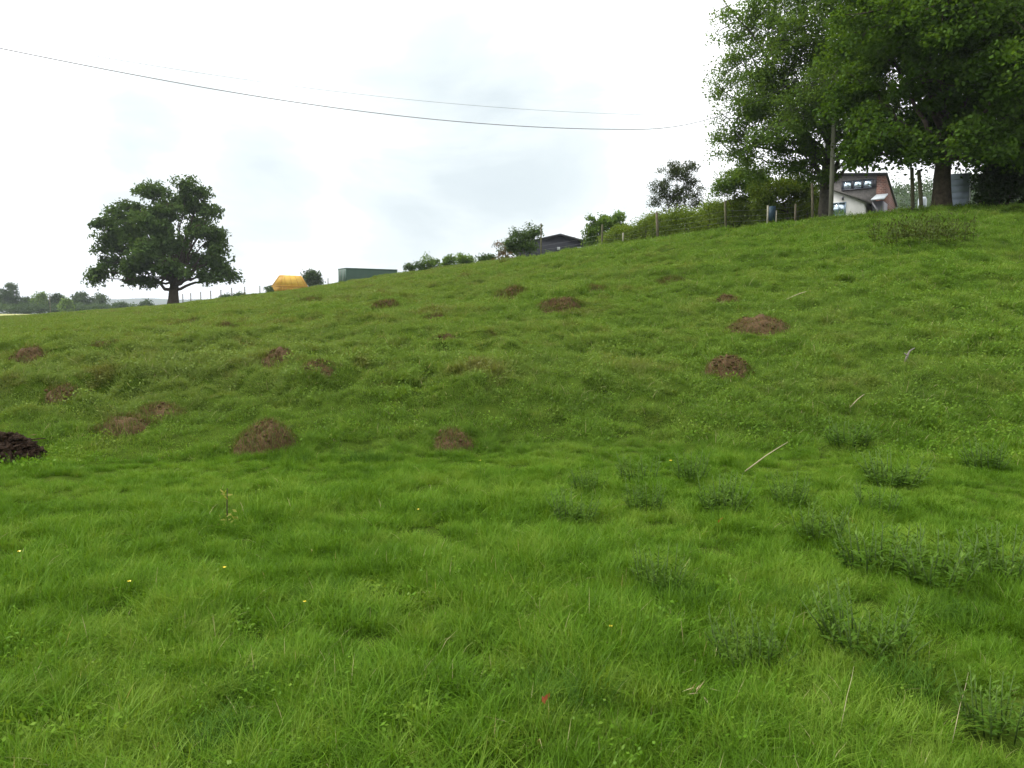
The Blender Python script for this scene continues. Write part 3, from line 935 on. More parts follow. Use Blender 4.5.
p = hit(700, 715)
mb = MB(); n = 12
mb.leaves(np.stack([rng.normal(size=n) * .03, rng.normal(size=n) * .03, .02 + .05 * rng.random(n)], 1), .05 + .03 * rng.random(n), .007, rng.random(n), dirs=np.c_[rng.normal(size=(n, 2)), rng.normal(size=n) * .25])
tag(mb.build('straw_wisp', leafy('straw', (.3, .24, .13), (.42, .35, .2), (.55, .48, .3), .2, .012), None, False, p + np.array([0, 0, .05])), 'wisp of pale dead straw in the grass at the bottom right of centre', 'straw')
for (c, r, colr, lab) in ((720, 533, (.30, .10, .03), 'single orange red dead leaf in the grass right of centre'), (546, 722, (.24, .06, .03), 'small dark red leaf beside the largest dark tussock')):
    p = hit(c, r)
    mb = MB(); mb.leaves(np.array([[0, 0, .10], [.012, 0, .11], [-.01, 0, .09]]), .035, .018, np.array([.3, .6, .9]), up=-.4)
    tag(mb.build('dead_leaf', leafy('red_leaf_' + str(c), colr, colr, tuple(v * 1.3 for v in colr), .3, .012), None, False, p), lab, 'leaf')

# buttercups: stems with five petals
bm_s, bm_f = MB(), MB()
bm_s.tube([(0, 0, 0), (.005, 0, .09), (.0, .004, .17)], [.0015, .0013, .001], 4)
for kx, (ox, oz) in enumerate(((0, .172),)):
    for q in range(5):
        a = q * 2 * PI / 5
        bm_f.leaves(np.array([[ox + .009 * math.cos(a), .009 * math.sin(a), oz + .004]]), .02, .016, .6, up=.5, dirs=[[math.cos(a), math.sin(a), .45]])
bms = bm_s.mesh('stem', M_STEM); bmf = bm_f.mesh('flower', simple('buttercup_yellow', (.80, .62, .02), .4, .1))
for (c, r) in ((130, 592), (225, 577), (418, 515), (305, 614), (480, 470), (760, 318), (790, 312), (610, 640), (850, 310), (670, 470), (20, 560)):
    p = hit(c, r + 8)
    t = thing('buttercup', 'tiny yellow buttercup dotted in the green grass', 'flower', p, rz=c % 6, group='buttercups in the grass')
    s = .62 if p[1] < 7 else 1.0
    t.scale = (s, s, s)
    for nm, me in (('stem', bms), ('flower', bmf)):
        o = bpy.data.objects.new(nm, me); col.objects.link(o); o.parent = t

# ------------------------------------------------------------------ trees
def bez(a, b, c, n):
    s = np.linspace(0, 1, n)[:, None]
    return a * (1 - s) ** 2 + 2 * b * s * (1 - s) + c * s * s


def make_tree(name, label, cat, base, lobes, trunk_h, r0, leaf, clump_r, n_clumps, per_clump, lmat, bmat, seed, lean=(0, 0), group=None, shell=.5, flat=.62, limb=.45, aspect=.55, stems=1, fork=.45):
    """lobes: (dx, dy, dz, rx, ry, rz) in metres from the tree's foot"""
    r = np.random.default_rng(seed)
    t = thing(name, label, cat, base, group=group)
    wood = MB(); crown = MB()
    lob = np.array(lobes, float)
    starts = []
    for sidx in range(stems):
        off = np.array([0., 0, 0]) if stems == 1 else np.append(r.normal(size=2) * r0 * 1.6, 0)
        top = off * (2.0 if stems > 1 else 1) + np.array([lean[0], lean[1], trunk_h])
        k = 9
        s = np.linspace(0, 1, k)
        path = off[None] * (1 - s[:, None]) + top[None] * s[:, None] + np.c_[np.cumsum(r.normal(size=(k, 2)) * r0 * .12, 0) * s[:, None], np.zeros(k)]
        path[0, 2] = -.25
        rad = r0 * (1 - .38 * s) * (1 + .35 * np.exp(-s * 12)) / (1 if stems == 1 else 1.5)
        wood.tube(path, rad, 12)
        starts.append(path)
    limb_pts = []; limb_own = []
    for li, L in enumerate(lob):
        path = starts[li % stems]
        cen = L[:3]
        hfrac = fork + (1 - fork) * r.random()
        i0 = int(hfrac * (len(path) - 1)); p0 = path[i0]
        if cen[2] > trunk_h and np.hypot(cen[0] - lean[0], cen[1] - lean[1]) < L[3] * 1.4:
            p0 = path[-1]
        mid = np.array([p0[0] * .45 + cen[0] * .55, p0[1] * .45 + cen[1] * .55, max(p0[2], cen[2]) * .6 + min(p0[2], cen[2]) * .4])
        end = cen + (cen - p0) * .10
        pts = bez(p0, mid, end, 12)
        pts[1:-1] += r.normal(size=(10, 3)) * r0 * .22
        wood.tube(pts, r0 * limb * np.linspace(1, .12, 12) * (.7 + .5 * r.random()), 8)
        limb_pts.append(pts)
    vol = (lob[:, 3] * lob[:, 4] * lob[:, 5]) ** (2 / 3)
    cnt = np.maximum(3, (vol / vol.sum() * n_clumps).astype(int))
    for li, L in enumerate(lob):
        for _ in range(cnt[li]):
            d = r.normal(size=3); d /= np.linalg.norm(d)
            cc = L[:3] + d * L[3:] * (shell + (1 - shell) * r.random()) * (1 + .12 * r.normal())
            lp = limb_pts[li]; q = lp[np.argmin(np.linalg.norm(lp - cc, axis=1) + np.linspace(1.2, 0, 12) * L[3] * .3)]
            m = (q + cc) / 2 + r.normal(size=3) * clump_r * .25 + [0, 0, clump_r * .2]
            wood.tube(bez(q, m, cc, 5), r0 * .085 * np.linspace(1, .22, 5) + .004, 4, cap=False)
            k = int(per_clump * (.6 + .8 * r.random()))
            rc = clump_r * (.65 + .7 * r.random())
            g = r.normal(size=(k, 3)) * .5
            g *= rc * np.array([1, 1, flat])
            gl = np.linalg.norm(g / rc, axis=1); g *= (np.minimum(gl, 1.0) / (gl + 1e-9))[:, None]
            g[:, 2] -= .25 * (g[:, 0] ** 2 + g[:, 1] ** 2) / rc           # sprays droop at their rims
            sz = leaf * (.65 + .7 * r.random(k))
            crown.leaves(cc + g, sz, sz * aspect, np.clip(r.random() * .45 + .55 * r.random(k), 0, 1), up=.5, r=r)
    wood.build('trunk', bmat, t, True)
    crown.build('crown', lmat, t)
    return t


def px_lobes(y, base_px, items, dyf=1.0):
    """(col, row, rx px, rz px, depth offset m) -> lobes in metres from the foot, at distance y"""
    k = y / F
    return [((c - base_px[0]) * k, dy, (base_px[1] - r) * k, rx * k, rx * k * dyf, rz * k) for (c, r, rx, rz, dy) in items]


M_OAK = leafy('oak_leaves', (.038, .070, .016), (.064, .114, .026), (.110, .172, .044), .25, .012, nscale=.5)
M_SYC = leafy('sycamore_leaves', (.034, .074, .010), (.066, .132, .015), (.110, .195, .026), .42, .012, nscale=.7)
M_SHADESYC = leafy('shaded_sycamore_leaves', (.020, .046, .008), (.036, .078, .011), (.062, .118, .018), .35, .012, nscale=.7)  # sycamore leaf colour darkened to stand for shade at the right edge
M_ASH = leafy('ash_leaves', (.060, .112, .022), (.112, .195, .034), (.185, .285, .060), .40, .012, nscale=.6)
M_HEDGE = leafy('hedge_leaves', (.080, .125, .018), (.140, .210, .028), (.21, .28, .05), .35, .012, nscale=.8)
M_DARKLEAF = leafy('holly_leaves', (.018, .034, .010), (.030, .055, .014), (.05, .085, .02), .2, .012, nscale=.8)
M_GREYLEAF = leafy('pear_leaves', (.035, .052, .022), (.060, .085, .032), (.095, .125, .055), .25, .012, nscale=1)
M_FARLEAF = leafy('far_leaves', (.036, .066, .026), (.060, .104, .038), (.095, .145, .052), .25, .012, nscale=.1)
M_RUST = leafy('rusty_leaves', (.09, .065, .035), (.14, .10, .05), (.18, .14, .07), .25, .012, nscale=1)

# the lone oak
gy_ = 86.0
b = ground_at(173, gy_)
k = gy_ / F
rowb = 304
make_tree('oak_tree', 'lone broad dark green oak standing on the left skyline', 'tree', b,
          px_lobes(gy_, (173, rowb), [
              (190, 186, 11, 10, 0), (201, 192, 8, 9, 1), (160, 194, 15, 10, -1), (177, 198, 14, 9, 2), (196, 204, 12, 9, 1), (176, 212, 17, 11, -1.5), (137, 208, 12, 9, 0), (126, 216, 10, 7, -1), (106, 221, 12, 7, 1), (150, 218, 13, 10, 1),
              (212, 210, 9, 8, .5), (118, 234, 13, 9, 0), (145, 230, 16, 11, -2), (176, 233, 15, 11, -3), (203, 230, 13, 9, -1), (219, 244, 9, 8, 0), (213, 259, 12, 8, .5),
              (101, 268, 11, 7, .5), (96, 275, 8, 4, 0), (121, 258, 12, 8, -1), (146, 252, 15, 10, 1.5), (172, 255, 14, 9, 3), (196, 258, 12, 8, 2), (231, 273, 9, 5, 0), (222, 265, 10, 6, 0), (160, 262, 13, 8, -4), (182, 264, 12, 8, -4), (146, 268, 11, 7, -3), (194, 270, 10, 6, -3), (170, 250, 14, 9, -5),
              (211, 274, 10, 6, -1), (214, 234, 12, 10, 0), (112, 244, 11, 8, 0), (130, 240, 13, 10, 2), (222, 252, 9, 8, -1), (127, 277, 8, 6, 1), (156, 280, 9, 7, -2), (160, 240, 14, 10, 3.5), (190, 220, 14, 10, 3.5), (185, 246, 12, 9, -3), (168, 222, 14, 10, -4)], 1.3),
          33 * k, .58, .38, .85, 600, 80, M_OAK, M_BARK, 21, lean=(.4, 0), shell=.2, limb=.30, fork=.6)

# the trees on the right
y1 = 29.0
b = ground_at(941, y1)
make_tree('sycamore_tree', 'big spreading tree whose thick brown trunk stands beside the leaning posts', 'tree', b,
          px_lobes(y1, (940, 207), [
              (868, 35, 40, 36, -1), (912, 90, 36, 34, -1.5), (950, 60, 45, 45, -2.5), (930, -40, 70, 55, 0), (960, 10, 50, 45, -2),
              (955, 135, 36, 26, -1.0), (915, 140, 24, 17, 0), (862, 72, 22, 20, 1), (862, 122, 19, 22, 0), (866, 148, 20, 11, .5), (850, 100, 16, 18, 1), (930, -140, 80, 60, 0), (860, -30, 48, 40, 0), (972, 150, 28, 15, -2), (905, 20, 50, 40, 2.5), (965, 80, 45, 45, 2.5), (870, 142, 22, 16, -1), (895, 152, 20, 11, -1.5), (930, 155, 26, 12, -3), (962, 162, 24, 11, -3), (945, 100, 40, 36, -4), (895, 50, 40, 40, -3)], 1.1),
          3.4, .32, .135, .62, 640, 220, M_SYC, M_BARK, 33, lean=(.05, .1), shell=.4, limb=.4, fork=.5, aspect=.8)
y2 = 30.5
b = ground_at(986, y2)
make_tree('sycamore_tree', 'second big tree with shade put into its leaf colour, its trunk in deep shade close to the right edge', 'tree', b,
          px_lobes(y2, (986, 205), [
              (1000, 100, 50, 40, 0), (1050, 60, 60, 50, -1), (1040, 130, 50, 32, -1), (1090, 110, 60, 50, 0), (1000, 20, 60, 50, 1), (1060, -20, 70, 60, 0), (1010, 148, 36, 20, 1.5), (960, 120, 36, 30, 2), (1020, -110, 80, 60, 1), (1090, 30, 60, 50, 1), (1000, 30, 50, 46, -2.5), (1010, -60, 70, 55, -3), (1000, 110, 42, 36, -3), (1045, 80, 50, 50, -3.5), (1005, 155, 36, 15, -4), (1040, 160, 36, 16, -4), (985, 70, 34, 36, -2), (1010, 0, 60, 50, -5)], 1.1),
          3.2, .30, .14, .65, 760, 210, M_SHADESYC, M_BARK, 34, lean=(.3, 0), shell=.4, limb=.4, aspect=.8)
y3 = 38.0
b = ground_at(823, y3)
make_tree('ash_tree', 'tall lighter green tree behind the utility pole with drooping foliage', 'tree', b,
          px_lobes(y3, (823, 220), [
              (755, 20, 34, 26, 0), (790, 50, 44, 36, -1), (765, 82, 36, 28, 0), (735, 120, 26, 22, 0), (745, 150, 24, 16, .5), (780, 120, 38, 30, -2), (820, 90, 44, 36, -2.5), (810, 140, 38, 26, -2), (845, 120, 30, 24, -1),
              (775, 165, 30, 18, -.5), (830, 30, 50, 40, 0), (800, -20, 60, 40, 0), (845, -60, 60, 50, 0), (858, 40, 30, 28, 0), (800, 172, 20, 13, -1.5), (740, 35, 22, 14, 1), (725, 140, 15, 11, 0), (790, 90, 40, 34, 2.5), (836, 156, 17, 10, -1), (725, 14, 12, 8, 0), (724, 92, 17, 16, 0), (735, 60, 18, 16, 0), (828, 60, 26, 24, -4.4), (832, 95, 24, 20, -4.6), (830, 125, 24, 18, -5), (832, 140, 22, 14, -5), (836, 152, 20, 9, -4.8), (820, 145, 16, 10, -4.8), (765, 140, 30, 22, -2), (750, 105, 26, 22, -1), (800, 108, 34, 26, -3), (770, 60, 34, 28, -1), (830, 20, 34, 26, -4)], 1.0),
          4.2, .26, .125, .62, 720, 180, M_ASH, M_BARKGREY, 35, lean=(.1, 0), shell=.4, limb=.36, fork=.4, aspect=.6)

# shrubs under them
def shrub(name, label, c, y, items, base_row, leaf, cr, n, per, mat, seed, cat='shrub', bark=M_BARK, th=.8, r0=.07, stems=3, group=None, **kw):
    b = ground_at(c, y)
    k = y / F
    zrow = 316 - (b[2] - 1.6) / y * F      # picture row of the foot
    return make_tree(name, label, cat, b, px_lobes(y, (c, zrow), items, 1.0), th, r0, leaf, cr, n, per, mat, bark, seed, stems=stems, group=group, **kw)


shrub('elder_bush', 'grey green elder bush left of the tall light green tree', 738, 41, [(735, 178, 20, 14, 0), (750, 192, 20, 14, 0), (722, 190, 13, 10, 0), (762, 180, 16, 13, 1)], 226, .11, .42, 110, 120, M_ASH, 41, shell=.3)
shrub('elder_bush', 'olive green bush behind the blue board', 785, 39.5, [(775, 192, 22, 15, 0), (800, 188, 22, 20, .5), (812, 200, 14, 15, 0), (765, 205, 16, 12, 0)], 222, .11, .42, 130, 120, M_HEDGE, 42, shell=.3)
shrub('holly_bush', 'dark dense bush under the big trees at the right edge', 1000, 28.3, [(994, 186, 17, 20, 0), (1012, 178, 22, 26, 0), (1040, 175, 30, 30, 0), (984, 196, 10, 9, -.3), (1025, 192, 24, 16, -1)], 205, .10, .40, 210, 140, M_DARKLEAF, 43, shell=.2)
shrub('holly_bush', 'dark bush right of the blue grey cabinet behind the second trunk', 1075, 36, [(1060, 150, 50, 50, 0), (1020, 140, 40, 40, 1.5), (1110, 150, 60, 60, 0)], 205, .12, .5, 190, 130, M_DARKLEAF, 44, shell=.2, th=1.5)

# the hedge along the fence
hb = ground_at(690, 44)
t = thing('hedge', 'clipped yellow green hedge along the hilltop fence', 'hedge', hb)
crown = MB(); wood = MB(); r_ = np.random.default_rng(77)
for i in range(1050):
    c = 606 + 216 * r_.random() ** 1.15
    y = np.interp(c, [600, 660, 720, 780, 840], [51, 46.5, 42, 40, 39]) + r_.normal() * .35
    top = np.interp(c, [604, 625, 655, 690, 720, 760, 835], [236, 226, 220, 210, 204, 203, 207]) + 3 * math.sin(c * .21) + 2.5 * math.sin(c * .083)
    x = float(col_x(c, y)); g = float(zg(x, y)); ztop = 1.6 + (316 - top) / F * y
    z = g + .1 + (ztop - g - .2) * r_.random() ** .8
    cc = np.array([x, y, z]) - hb
    k = 90
    sz = .10 * (.6 + .7 * r_.random(k))
    crown.leaves(cc + r_.normal(size=(k, 3)) * np.array([.24, .22, .17]), sz, sz * .6, np.clip(.5 * r_.random() + .55 * r_.random(k), 0, 1), up=.4, r=r_)
    if i % 6 == 0:
        wood.tube([np.array([x, y, g - .05]) - hb, cc], [.03, .012], 5, cap=False)
crown.build('foliage', M_HEDGE, t); wood.build('branches', M_BARK, t)

# skyline trees and bushes
shrub('pear_tree', 'thin grey tree with sparse upright branches behind the hedge', 678, 47.5, [(676, 176, 17, 13, 0), (663, 192, 13, 12, 0), (690, 190, 13, 14, 0), (675, 200, 16, 12, 0), (656, 202, 8, 7, 0), (688, 172, 8, 8, 0), (697, 206, 8, 7, 0)], 240, .10, .32, 190, 60, M_GREYLEAF, 51, cat='tree', bark=M_BARKGREY, th=1.3, r0=.075, stems=4, shell=.2, limb=.6, fork=.5)
shrub('apple_tree', 'small round green tree on the skyline left of the hedge', 606, 60, [(604, 224, 13, 9, 0), (592, 231, 9, 9, 0), (616, 226, 10, 10, 0), (604, 238, 14, 9, 0), (620, 217, 6, 5, 0), (590, 220, 5, 4, 0), (594, 240, 11, 7, 0), (612, 244, 12, 7, 0)], 250, .17, .42, 130, 85, M_ASH, 52, cat='tree', th=1.4, r0=.09, stems=2, shell=.3)
shrub('apple_tree', 'small dark green tree in front of the dark barn roof', 524, 66, [(522, 238, 12, 9, 0), (534, 233, 9, 8, 0), (510, 245, 9, 6, 0), (528, 246, 13, 7, 0), (514, 250, 8, 6, 0)], 258, .17, .5, 90, 70, M_OAK, 53, cat='tree', th=1.2, r0=.09, stems=2, shell=.3)
shrub('hawthorn_bush', 'rust tinged little sapling at the left end of the barn', 498, 60, [(498, 246, 4, 5, 0), (500, 254, 6, 5, 0), (505, 254, 6, 5, 0), (499, 260, 6, 4, 0), (508, 260, 7, 4, 0)], 260, .12, .26, 26, 50, M_RUST, 54, th=.6, r0=.04, stems=1, cat='sapling', bark=M_RUST)
for i, (c, y, items, lab) in enumerate((
        (412, 84, [(411, 267, 7, 4, 0), (420, 266, 6, 5, 0)], 'leftmost low bush of the skyline row right of the green container'),
        (430, 84, [(428, 263, 7, 6, 0), (436, 264, 6, 5, 0)], 'second low bush from the left in the skyline row by the container'),
        (448, 82, [(447, 260, 6, 6, 0), (455, 262, 6, 5, 0)], 'pointed bush in the middle of the skyline row by the container'),
        (464, 80, [(463, 259, 7, 6, 0), (470, 260, 5, 5, 0)], 'loose rightmost bush of the skyline row by the container'),
        (486, 76, [(484, 260, 8, 4, 0), (490, 259, 6, 4, 0)], 'low dark bush on the skyline beside the rusty sapling'))):
    items = items + [(a_[0] + 1, a_[1] + 6, a_[2], a_[3], .3) for a_ in items]
    shrub('hawthorn_bush', lab, c, y, items, 275, .2, .45, 42, 60, M_OAK if i in (0, 4) else M_ASH, 60 + i, th=1.0, r0=.06, stems=2, shell=.2, group='bushes on the skyline')
shrub('round_tree', 'small round tree on the skyline between the yellow skip and the green container', 312, 118, [(312, 276, 8, 6, 0), (314, 280, 8, 6, 0), (308, 281, 6, 5, 0)], 290, .3, .7, 60, 70, M_FARLEAF, 70, cat='tree', th=1.4, r0=.12, stems=1, shell=.3)
for i, (c, y, w, h, rr, lab) in enumerate(((272, 120, 8, 5, 290, 'low bush on the skyline beside the left end of the yellow skip'), (240, 125, 7, 4, 296, 'low distant bush behind the middle of the left fence'), (226, 128, 6, 3, 298, 'smallest distant bush behind the left fence'))):
    shrub('hawthorn_bush', lab, c, y, [(c, rr, w, h, 0), (c + w * .6, rr + 1, w * .7, h * .8, 0)], 300, .3, .6, 30, 60, M_FARLEAF, 80 + i, th=.8, r0=.06, stems=1, shell=.2, group='bushes behind the left fence')

# far tree line on the left: each tree its own
FT = [
    (10, 262, 24, 26, 'largest rounded tree at the left end of the far tree line'),
    (40, 258, 16, 18, 'pale crowned tree, second from the left in the far tree line'),
    (58, 262, 16, 18, 'third tree from the left in the far tree line, by the thin pole'),
    (67, 240, 8, 13, 'slender pale green young tree in front of the far tree line'),
    (80, 262, 19, 19, 'broad dark tree in the middle of the far tree line'),
    (99, 264, 18, 17, 'broad dark tree at the right end of the far tree line'),
    (121, 250, 9, 10, 'small tree standing apart right of the far tree line'),
    (146, 235, 13, 11, 'low rounded tree just left of the oak foot'),
    (-14, 262, 20, 22, 'far tree cut off by the left edge of the picture'),
    (27, 266, 12, 14, 'low dark tree filling the gap beside the largest rounded far tree'),
]
for i, (c, y, w, h, lab) in enumerate(FT):
    b = ground_at(c, y); k = y / F
    h *= 1.28
    zrow = 316 - (b[2] - 1.6) / y * F
    r_ = np.random.default_rng(500 + i)
    items = [(c, zrow - h * .62, w * .40, h * .32, 0), (c - w * .28, zrow - h * .45, w * .30, h * .34, .5), (c + w * .28, zrow - h * .48, w * .30, h * .32, -.5), (c, zrow - h * .32, w * .45, h * .30, -1), (c + w * .1, zrow - h * .8, w * .22, h * .18, 0)]
    make_tree('field_tree', lab, 'tree', b, px_lobes(y, (c, zrow), items, 1.0), h * k * .35, .22, .62, 1.25, 90, 75, M_ASH if i in (1, 3) else M_FARLEAF, M_BARK, 600 + i, group='trees of the far tree line', shell=.2)

hdg = ground_at(55, 256); mb = MB(); r_ = np.random.default_rng(88)
for _ in range(300):
    c = -60 + 196 * r_.random(); y = 256 + 3 * r_.normal(); x = float(col_x(c, y)); q = np.array([x, y, float(zg(x, y)) + .3 + 2.6 * r_.random() ** .7]) - hdg
    k = 60; sz = .55 * (.6 + .7 * r_.random(k))
    mb.leaves(q + r_.normal(size=(k, 3)) * np.array([.9, .6, .5]), sz, sz * .65, np.clip(.5 * r_.random() + .5 * r_.random(k), 0, 1), r=r_)
tag(mb.build('field_hedge', M_FARLEAF, None, False, hdg), 'long dark hedge under the far tree line on the left', 'hedge')

# a distant wooded rise behind the house on the right and a blue hill on the left
def ridge(name, c0, c1, y0, y1, rowf, mat, label, kind, nx=60, ny=14):
    mb = MB()
    g = np.zeros((ny, nx, 3))
    for i in range(ny):
        for j in range(nx):
            c = c0 + (c1 - c0) * j / (nx - 1); y = y0 + (y1 - y0) * i / (ny - 1)
            s = max(0.0, math.sin(PI * i / (ny - 1))) ** .8
            e = min(1, 5 * j / (nx - 1), 5 * (nx - 1 - j) / (nx - 1))
            zt = 1.6 + (316 - rowf(c)) / F * (y0 + y1) / 2
            x = (c - 512) / F * y
            g[i, j] = (x, y, float(zbase(x, y)) - 1 + (zt) * s * e * (1 + .06 * float(fbm(x * .02, y * .02, 5, 3))))
    i = np.arange(ny - 1)[:, None] * nx; j = np.arange(nx - 1)[None]
    mb.add(g.reshape(-1, 3), np.stack([i + j, i + j + 1, i + nx + 1 + j, i + nx + j], -1).reshape(-1, 4))
    tag(mb.build(name, mat, None, True), label, 'hill', kind=kind)
    return g


M_HILL = simple('far_hill_green', (.045, .07, .028), .95, .4, .01, (.03, .045, .02))
ridge('distant_hill', -200, 420, 2200, 2700, lambda c: 299 + .018 * abs(c - 150), M_HILL, 'faint blue hill on the left horizon', 'structure')
g = ridge('wooded_rise', 790, 1250, 190, 330, lambda c: 214 - .09 * (c - 880) * (c > 880), M_HILL, 'green wooded rise behind the hilltop on the right', 'structure')
mb = MB(); r_ = np.random.default_rng(9)
flat_ = g[:9].reshape(-1, 3)
for _ in range(900):
    p = flat_[r_.integers(len(flat_))] + np.append(r_.normal(size=2) * 3, 0)
    k = 60
    rc = 1.6 + 1.6 * r_.random()
    sz = .75 * (.6 + .7 * r_.random(k))
    mb.leaves(p + [0, 0, rc * .7] + r_.normal(size=(k, 3)) * rc * np.array([.6, .6, .55]), sz, sz * .7, np.clip(.5 * r_.random() + .5 * r_.random(k), 0, 1), r=r_)
tag(mb.build('woodland', M_FARLEAF), 'green woodland covering the rise behind the house', 'woodland', kind='stuff')

# ------------------------------------------------------------------ house on the hill
M_WHITE = simple('white_render', (.78, .77, .73), .8, .08, 2)
M_SLATE = simple('grey_slate', (.165, .155, .145), .85, .45, 5, (.085, .08, .075))
M_ROOFEDGE = simple('dark_fascia', (.05, .05, .055), .6)
M_PALEROOF = simple('pale_sheet_roof', (.42, .46, .48), .5, .15, 3)
M_FRAME = simple('window_frame_dark', (.06, .06, .07), .5)
M_BLUEFRAME = simple('window_frame_blue', (.25, .33, .42), .5)


def brick_mat():
    m, nt, out = new_mat('red_brick')
    tc = N(nt, 'ShaderNodeTexCoord')
    mp = N(nt, 'ShaderNodeMapping'); mp.inputs['Rotation'].default_value = (R(90), 0, 0)
    nt.links.new(tc.outputs['Object'], mp.inputs[0])
    b = N(nt, 'ShaderNodeTexBrick', ins={'Scale': 2.2, 'Color1': (.125, .048, .032, 1), 'Color2': (.080, .036, .027, 1), 'Mortar': (.20, .15, .12, 1), 'Mortar Size': .02})
    nt.links.new(mp.outputs[0], b.inputs['Vector'])
    p = N(nt, 'ShaderNodeBsdfPrincipled', ins={'Roughness': .9}); nt.links.new(b.outputs[0], p.inputs['Base Color'])
    nt.links.new(p.outputs[0], out.inputs[0]); return m


def glass_mat():
    m, nt, out = new_mat('window_glass')
    d = N(nt, 'ShaderNodeBsdfDiffuse', ins={'Color': (.20, .27, .34, 1)})  # pale blue in the diffuse imitates sky reflected in the panes
    g = N(nt, 'ShaderNodeBsdfGlossy', ins={'Color': (.82, .92, 1, 1), 'Roughness': .12})
    x = N(nt, 'ShaderNodeMixShader', ins={0: .62}); nt.links.new(d.outputs[0], x.inputs[1]); nt.links.new(g.outputs[0], x.inputs[2])
    nt.links.new(x.outputs[0], out.inputs[0]); return m


M_BRICK, M_GLASS = brick_mat(), glass_mat()
yh = 54.0
kh = yh / F
hb = ground_at(860, yh)
hrow = 316 - (hb[2] - 1.6) / yh * F
house = thing('house', 'white gabled house with a taller red brick block and strip window behind', 'house', hb, rz=R(-33))


def hx(c): return (c - 860) * kh * 1.02
def hz(r): return (hrow - r) * kh


# rear block: tall front, roof falling to the back
x0, x1 = hx(826), hx(880.5)
mb = MB()
yb0, yb1 = 0.0, 4.8
zt, zb = hz(180.5), hz(202)
v = [(x0, yb0, 0), (hx(872.5), yb0, 0), (hx(872.5), yb0, zt + .05), (x0, yb0, zt + .32), (x0, yb1, 0), (hx(872.5), yb1, 0), (hx(872.5), yb1, zb), (x0, yb1, zb)]
mb.add(v, [(0, 1, 2, 3), (4, 7, 6, 5), (0, 4, 5, 1), (3, 2, 6, 7), (0, 3, 7, 4), (1, 5, 6, 2)])
mb.build('wall', M_SLATE, house)
mb = MB()
a0 = hx(872.5) + .003
v = [(a0, yb0 - .02, 0), (x1, yb0 - .02, 0), (x1, yb0 - .02, zt), (a0, yb0 - .02, zt), (a0, yb1 + .01, 0), (x1, yb1 + .01, 0), (x1, yb1 + .01, zb), (a0, yb1 + .01, zb)]
mb.add(v, [(0, 1, 2, 3), (4, 7, 6, 5), (0, 4, 5, 1), (3, 2, 6, 7), (0, 3, 7, 4), (1, 5, 6, 2)])
o = mb.build('brick_wall', M_BRICK, house); o['label'] = 'red brick corner and side wall'
ov = .18
mb = MB()
sl_ = (zt - zb) / (yb1 - yb0)
v = []
for dz in (.02, .11):
    v += [(x0 - ov, yb0 - ov, zt + .34 + ov * sl_ + dz), (x1 + ov * .6, yb0 - ov, zt + ov * sl_ + dz), (x1 + ov * .6, yb1 + ov, zb - ov * sl_ + dz), (x0 - ov, yb1 + ov, zb - ov * sl_ + dz)]
mb.add(v, [(0, 3, 2, 1), (4, 5, 6, 7), (0, 1, 5, 4), (1, 2, 6, 5), (2, 3, 7, 6), (3, 0, 4, 7)])
mb.build('roof', M_ROOFEDGE, house)
# strip window: frame, three panes, one dark panel
fr = MB()
zw0, zw1 = hz(191), hz(183)
fr.box(hx(841), hx(869.5), yb0 - .06, yb0 - .004, zw0 - .05, zw0)
fr.box(hx(841), hx(869.5), yb0 - .06, yb0 - .004, zw1, zw1 + .05)
for c in (841, 850.5, 859.5, 868.5):
    fr.box(hx(c), hx(c) + .07, yb0 - .055, yb0 - .006, zw0 + .001, zw1 - .001)
win = fr.build('window', M_FRAME, house)
for c in (841, 850.5, 859.5):
    MB().box(hx(c) + .072, hx(c + 9) - .002, yb0 - .035, yb0 - .01, zw0 + .002, zw1 - .002).build('pane', M_GLASS, win)
MB().box(hx(869.6), hx(872.3), yb0 - .04, yb0 - .004, zw0, zw1).build('panel', M_FRAME, house)
# white gable in front
yg0 = -2.6
ap, er, el = hx(829), hx(868.5), hx(789)
za, ze = hz(191.5), hz(209)
mb = MB().prism([(el, 0), (er, 0), (er, ze), (ap, za), (el, ze)], yg0, yb0 - .08)
o = mb.build('gable_wall', M_WHITE, house); o['label'] = 'white rendered gable end'
dz = .13
mb = MB()
e2 = .3
sg = (za - ze) / (er - ap)
mb.prism([(ap, za + .01), (er + e2, ze - e2 * sg + .01), (er + e2, ze - e2 * sg + .01 + dz), (ap, za + .01 + dz)], yg0 - .15, yb0 - .085)
mb.prism([(el - e2, ze - e2 * sg + .01), (ap - .003, za + .01), (ap - .003, za + .01 + dz), (el - e2, ze - e2 * sg + .01 + dz)], yg0 - .15, yb0 - .085)
mb.build('gable_roof', M_SLATE, house)
fr = MB()
wx0, wx1, wz0, wz1 = hx(839), hx(853), hz(221), hz(208)
for (a_, b_) in ((wx0, wx0 + .06), (wx1 - .06, wx1), ((wx0 + wx1) / 2 - .02, (wx0 + wx1) / 2 + .02)):
    fr.box(a_, b_, yg0 - .05, yg0 - .003, wz0, wz1)
for z in (wz0, (wz0 + wz1) / 2 - .02, wz1 - .06):
    fr.box(wx0 + .061, wx1 - .061, yg0 - .045, yg0 - .005, z, z + .05)
win = fr.build('window', M_BLUEFRAME, house)
MB().box(wx0 + .062, wx1 - .062, yg0 - .02, yg0 - .006, wz0 + .01, wz1 - .01).build('pane', M_GLASS, win)
lm = MB().box(hx(850) - .05, hx(850) + .05, yg0 - .12, yg0 - .003, hz(206), hz(203))
lm.build('wall_lamp', M_FRAME, house)
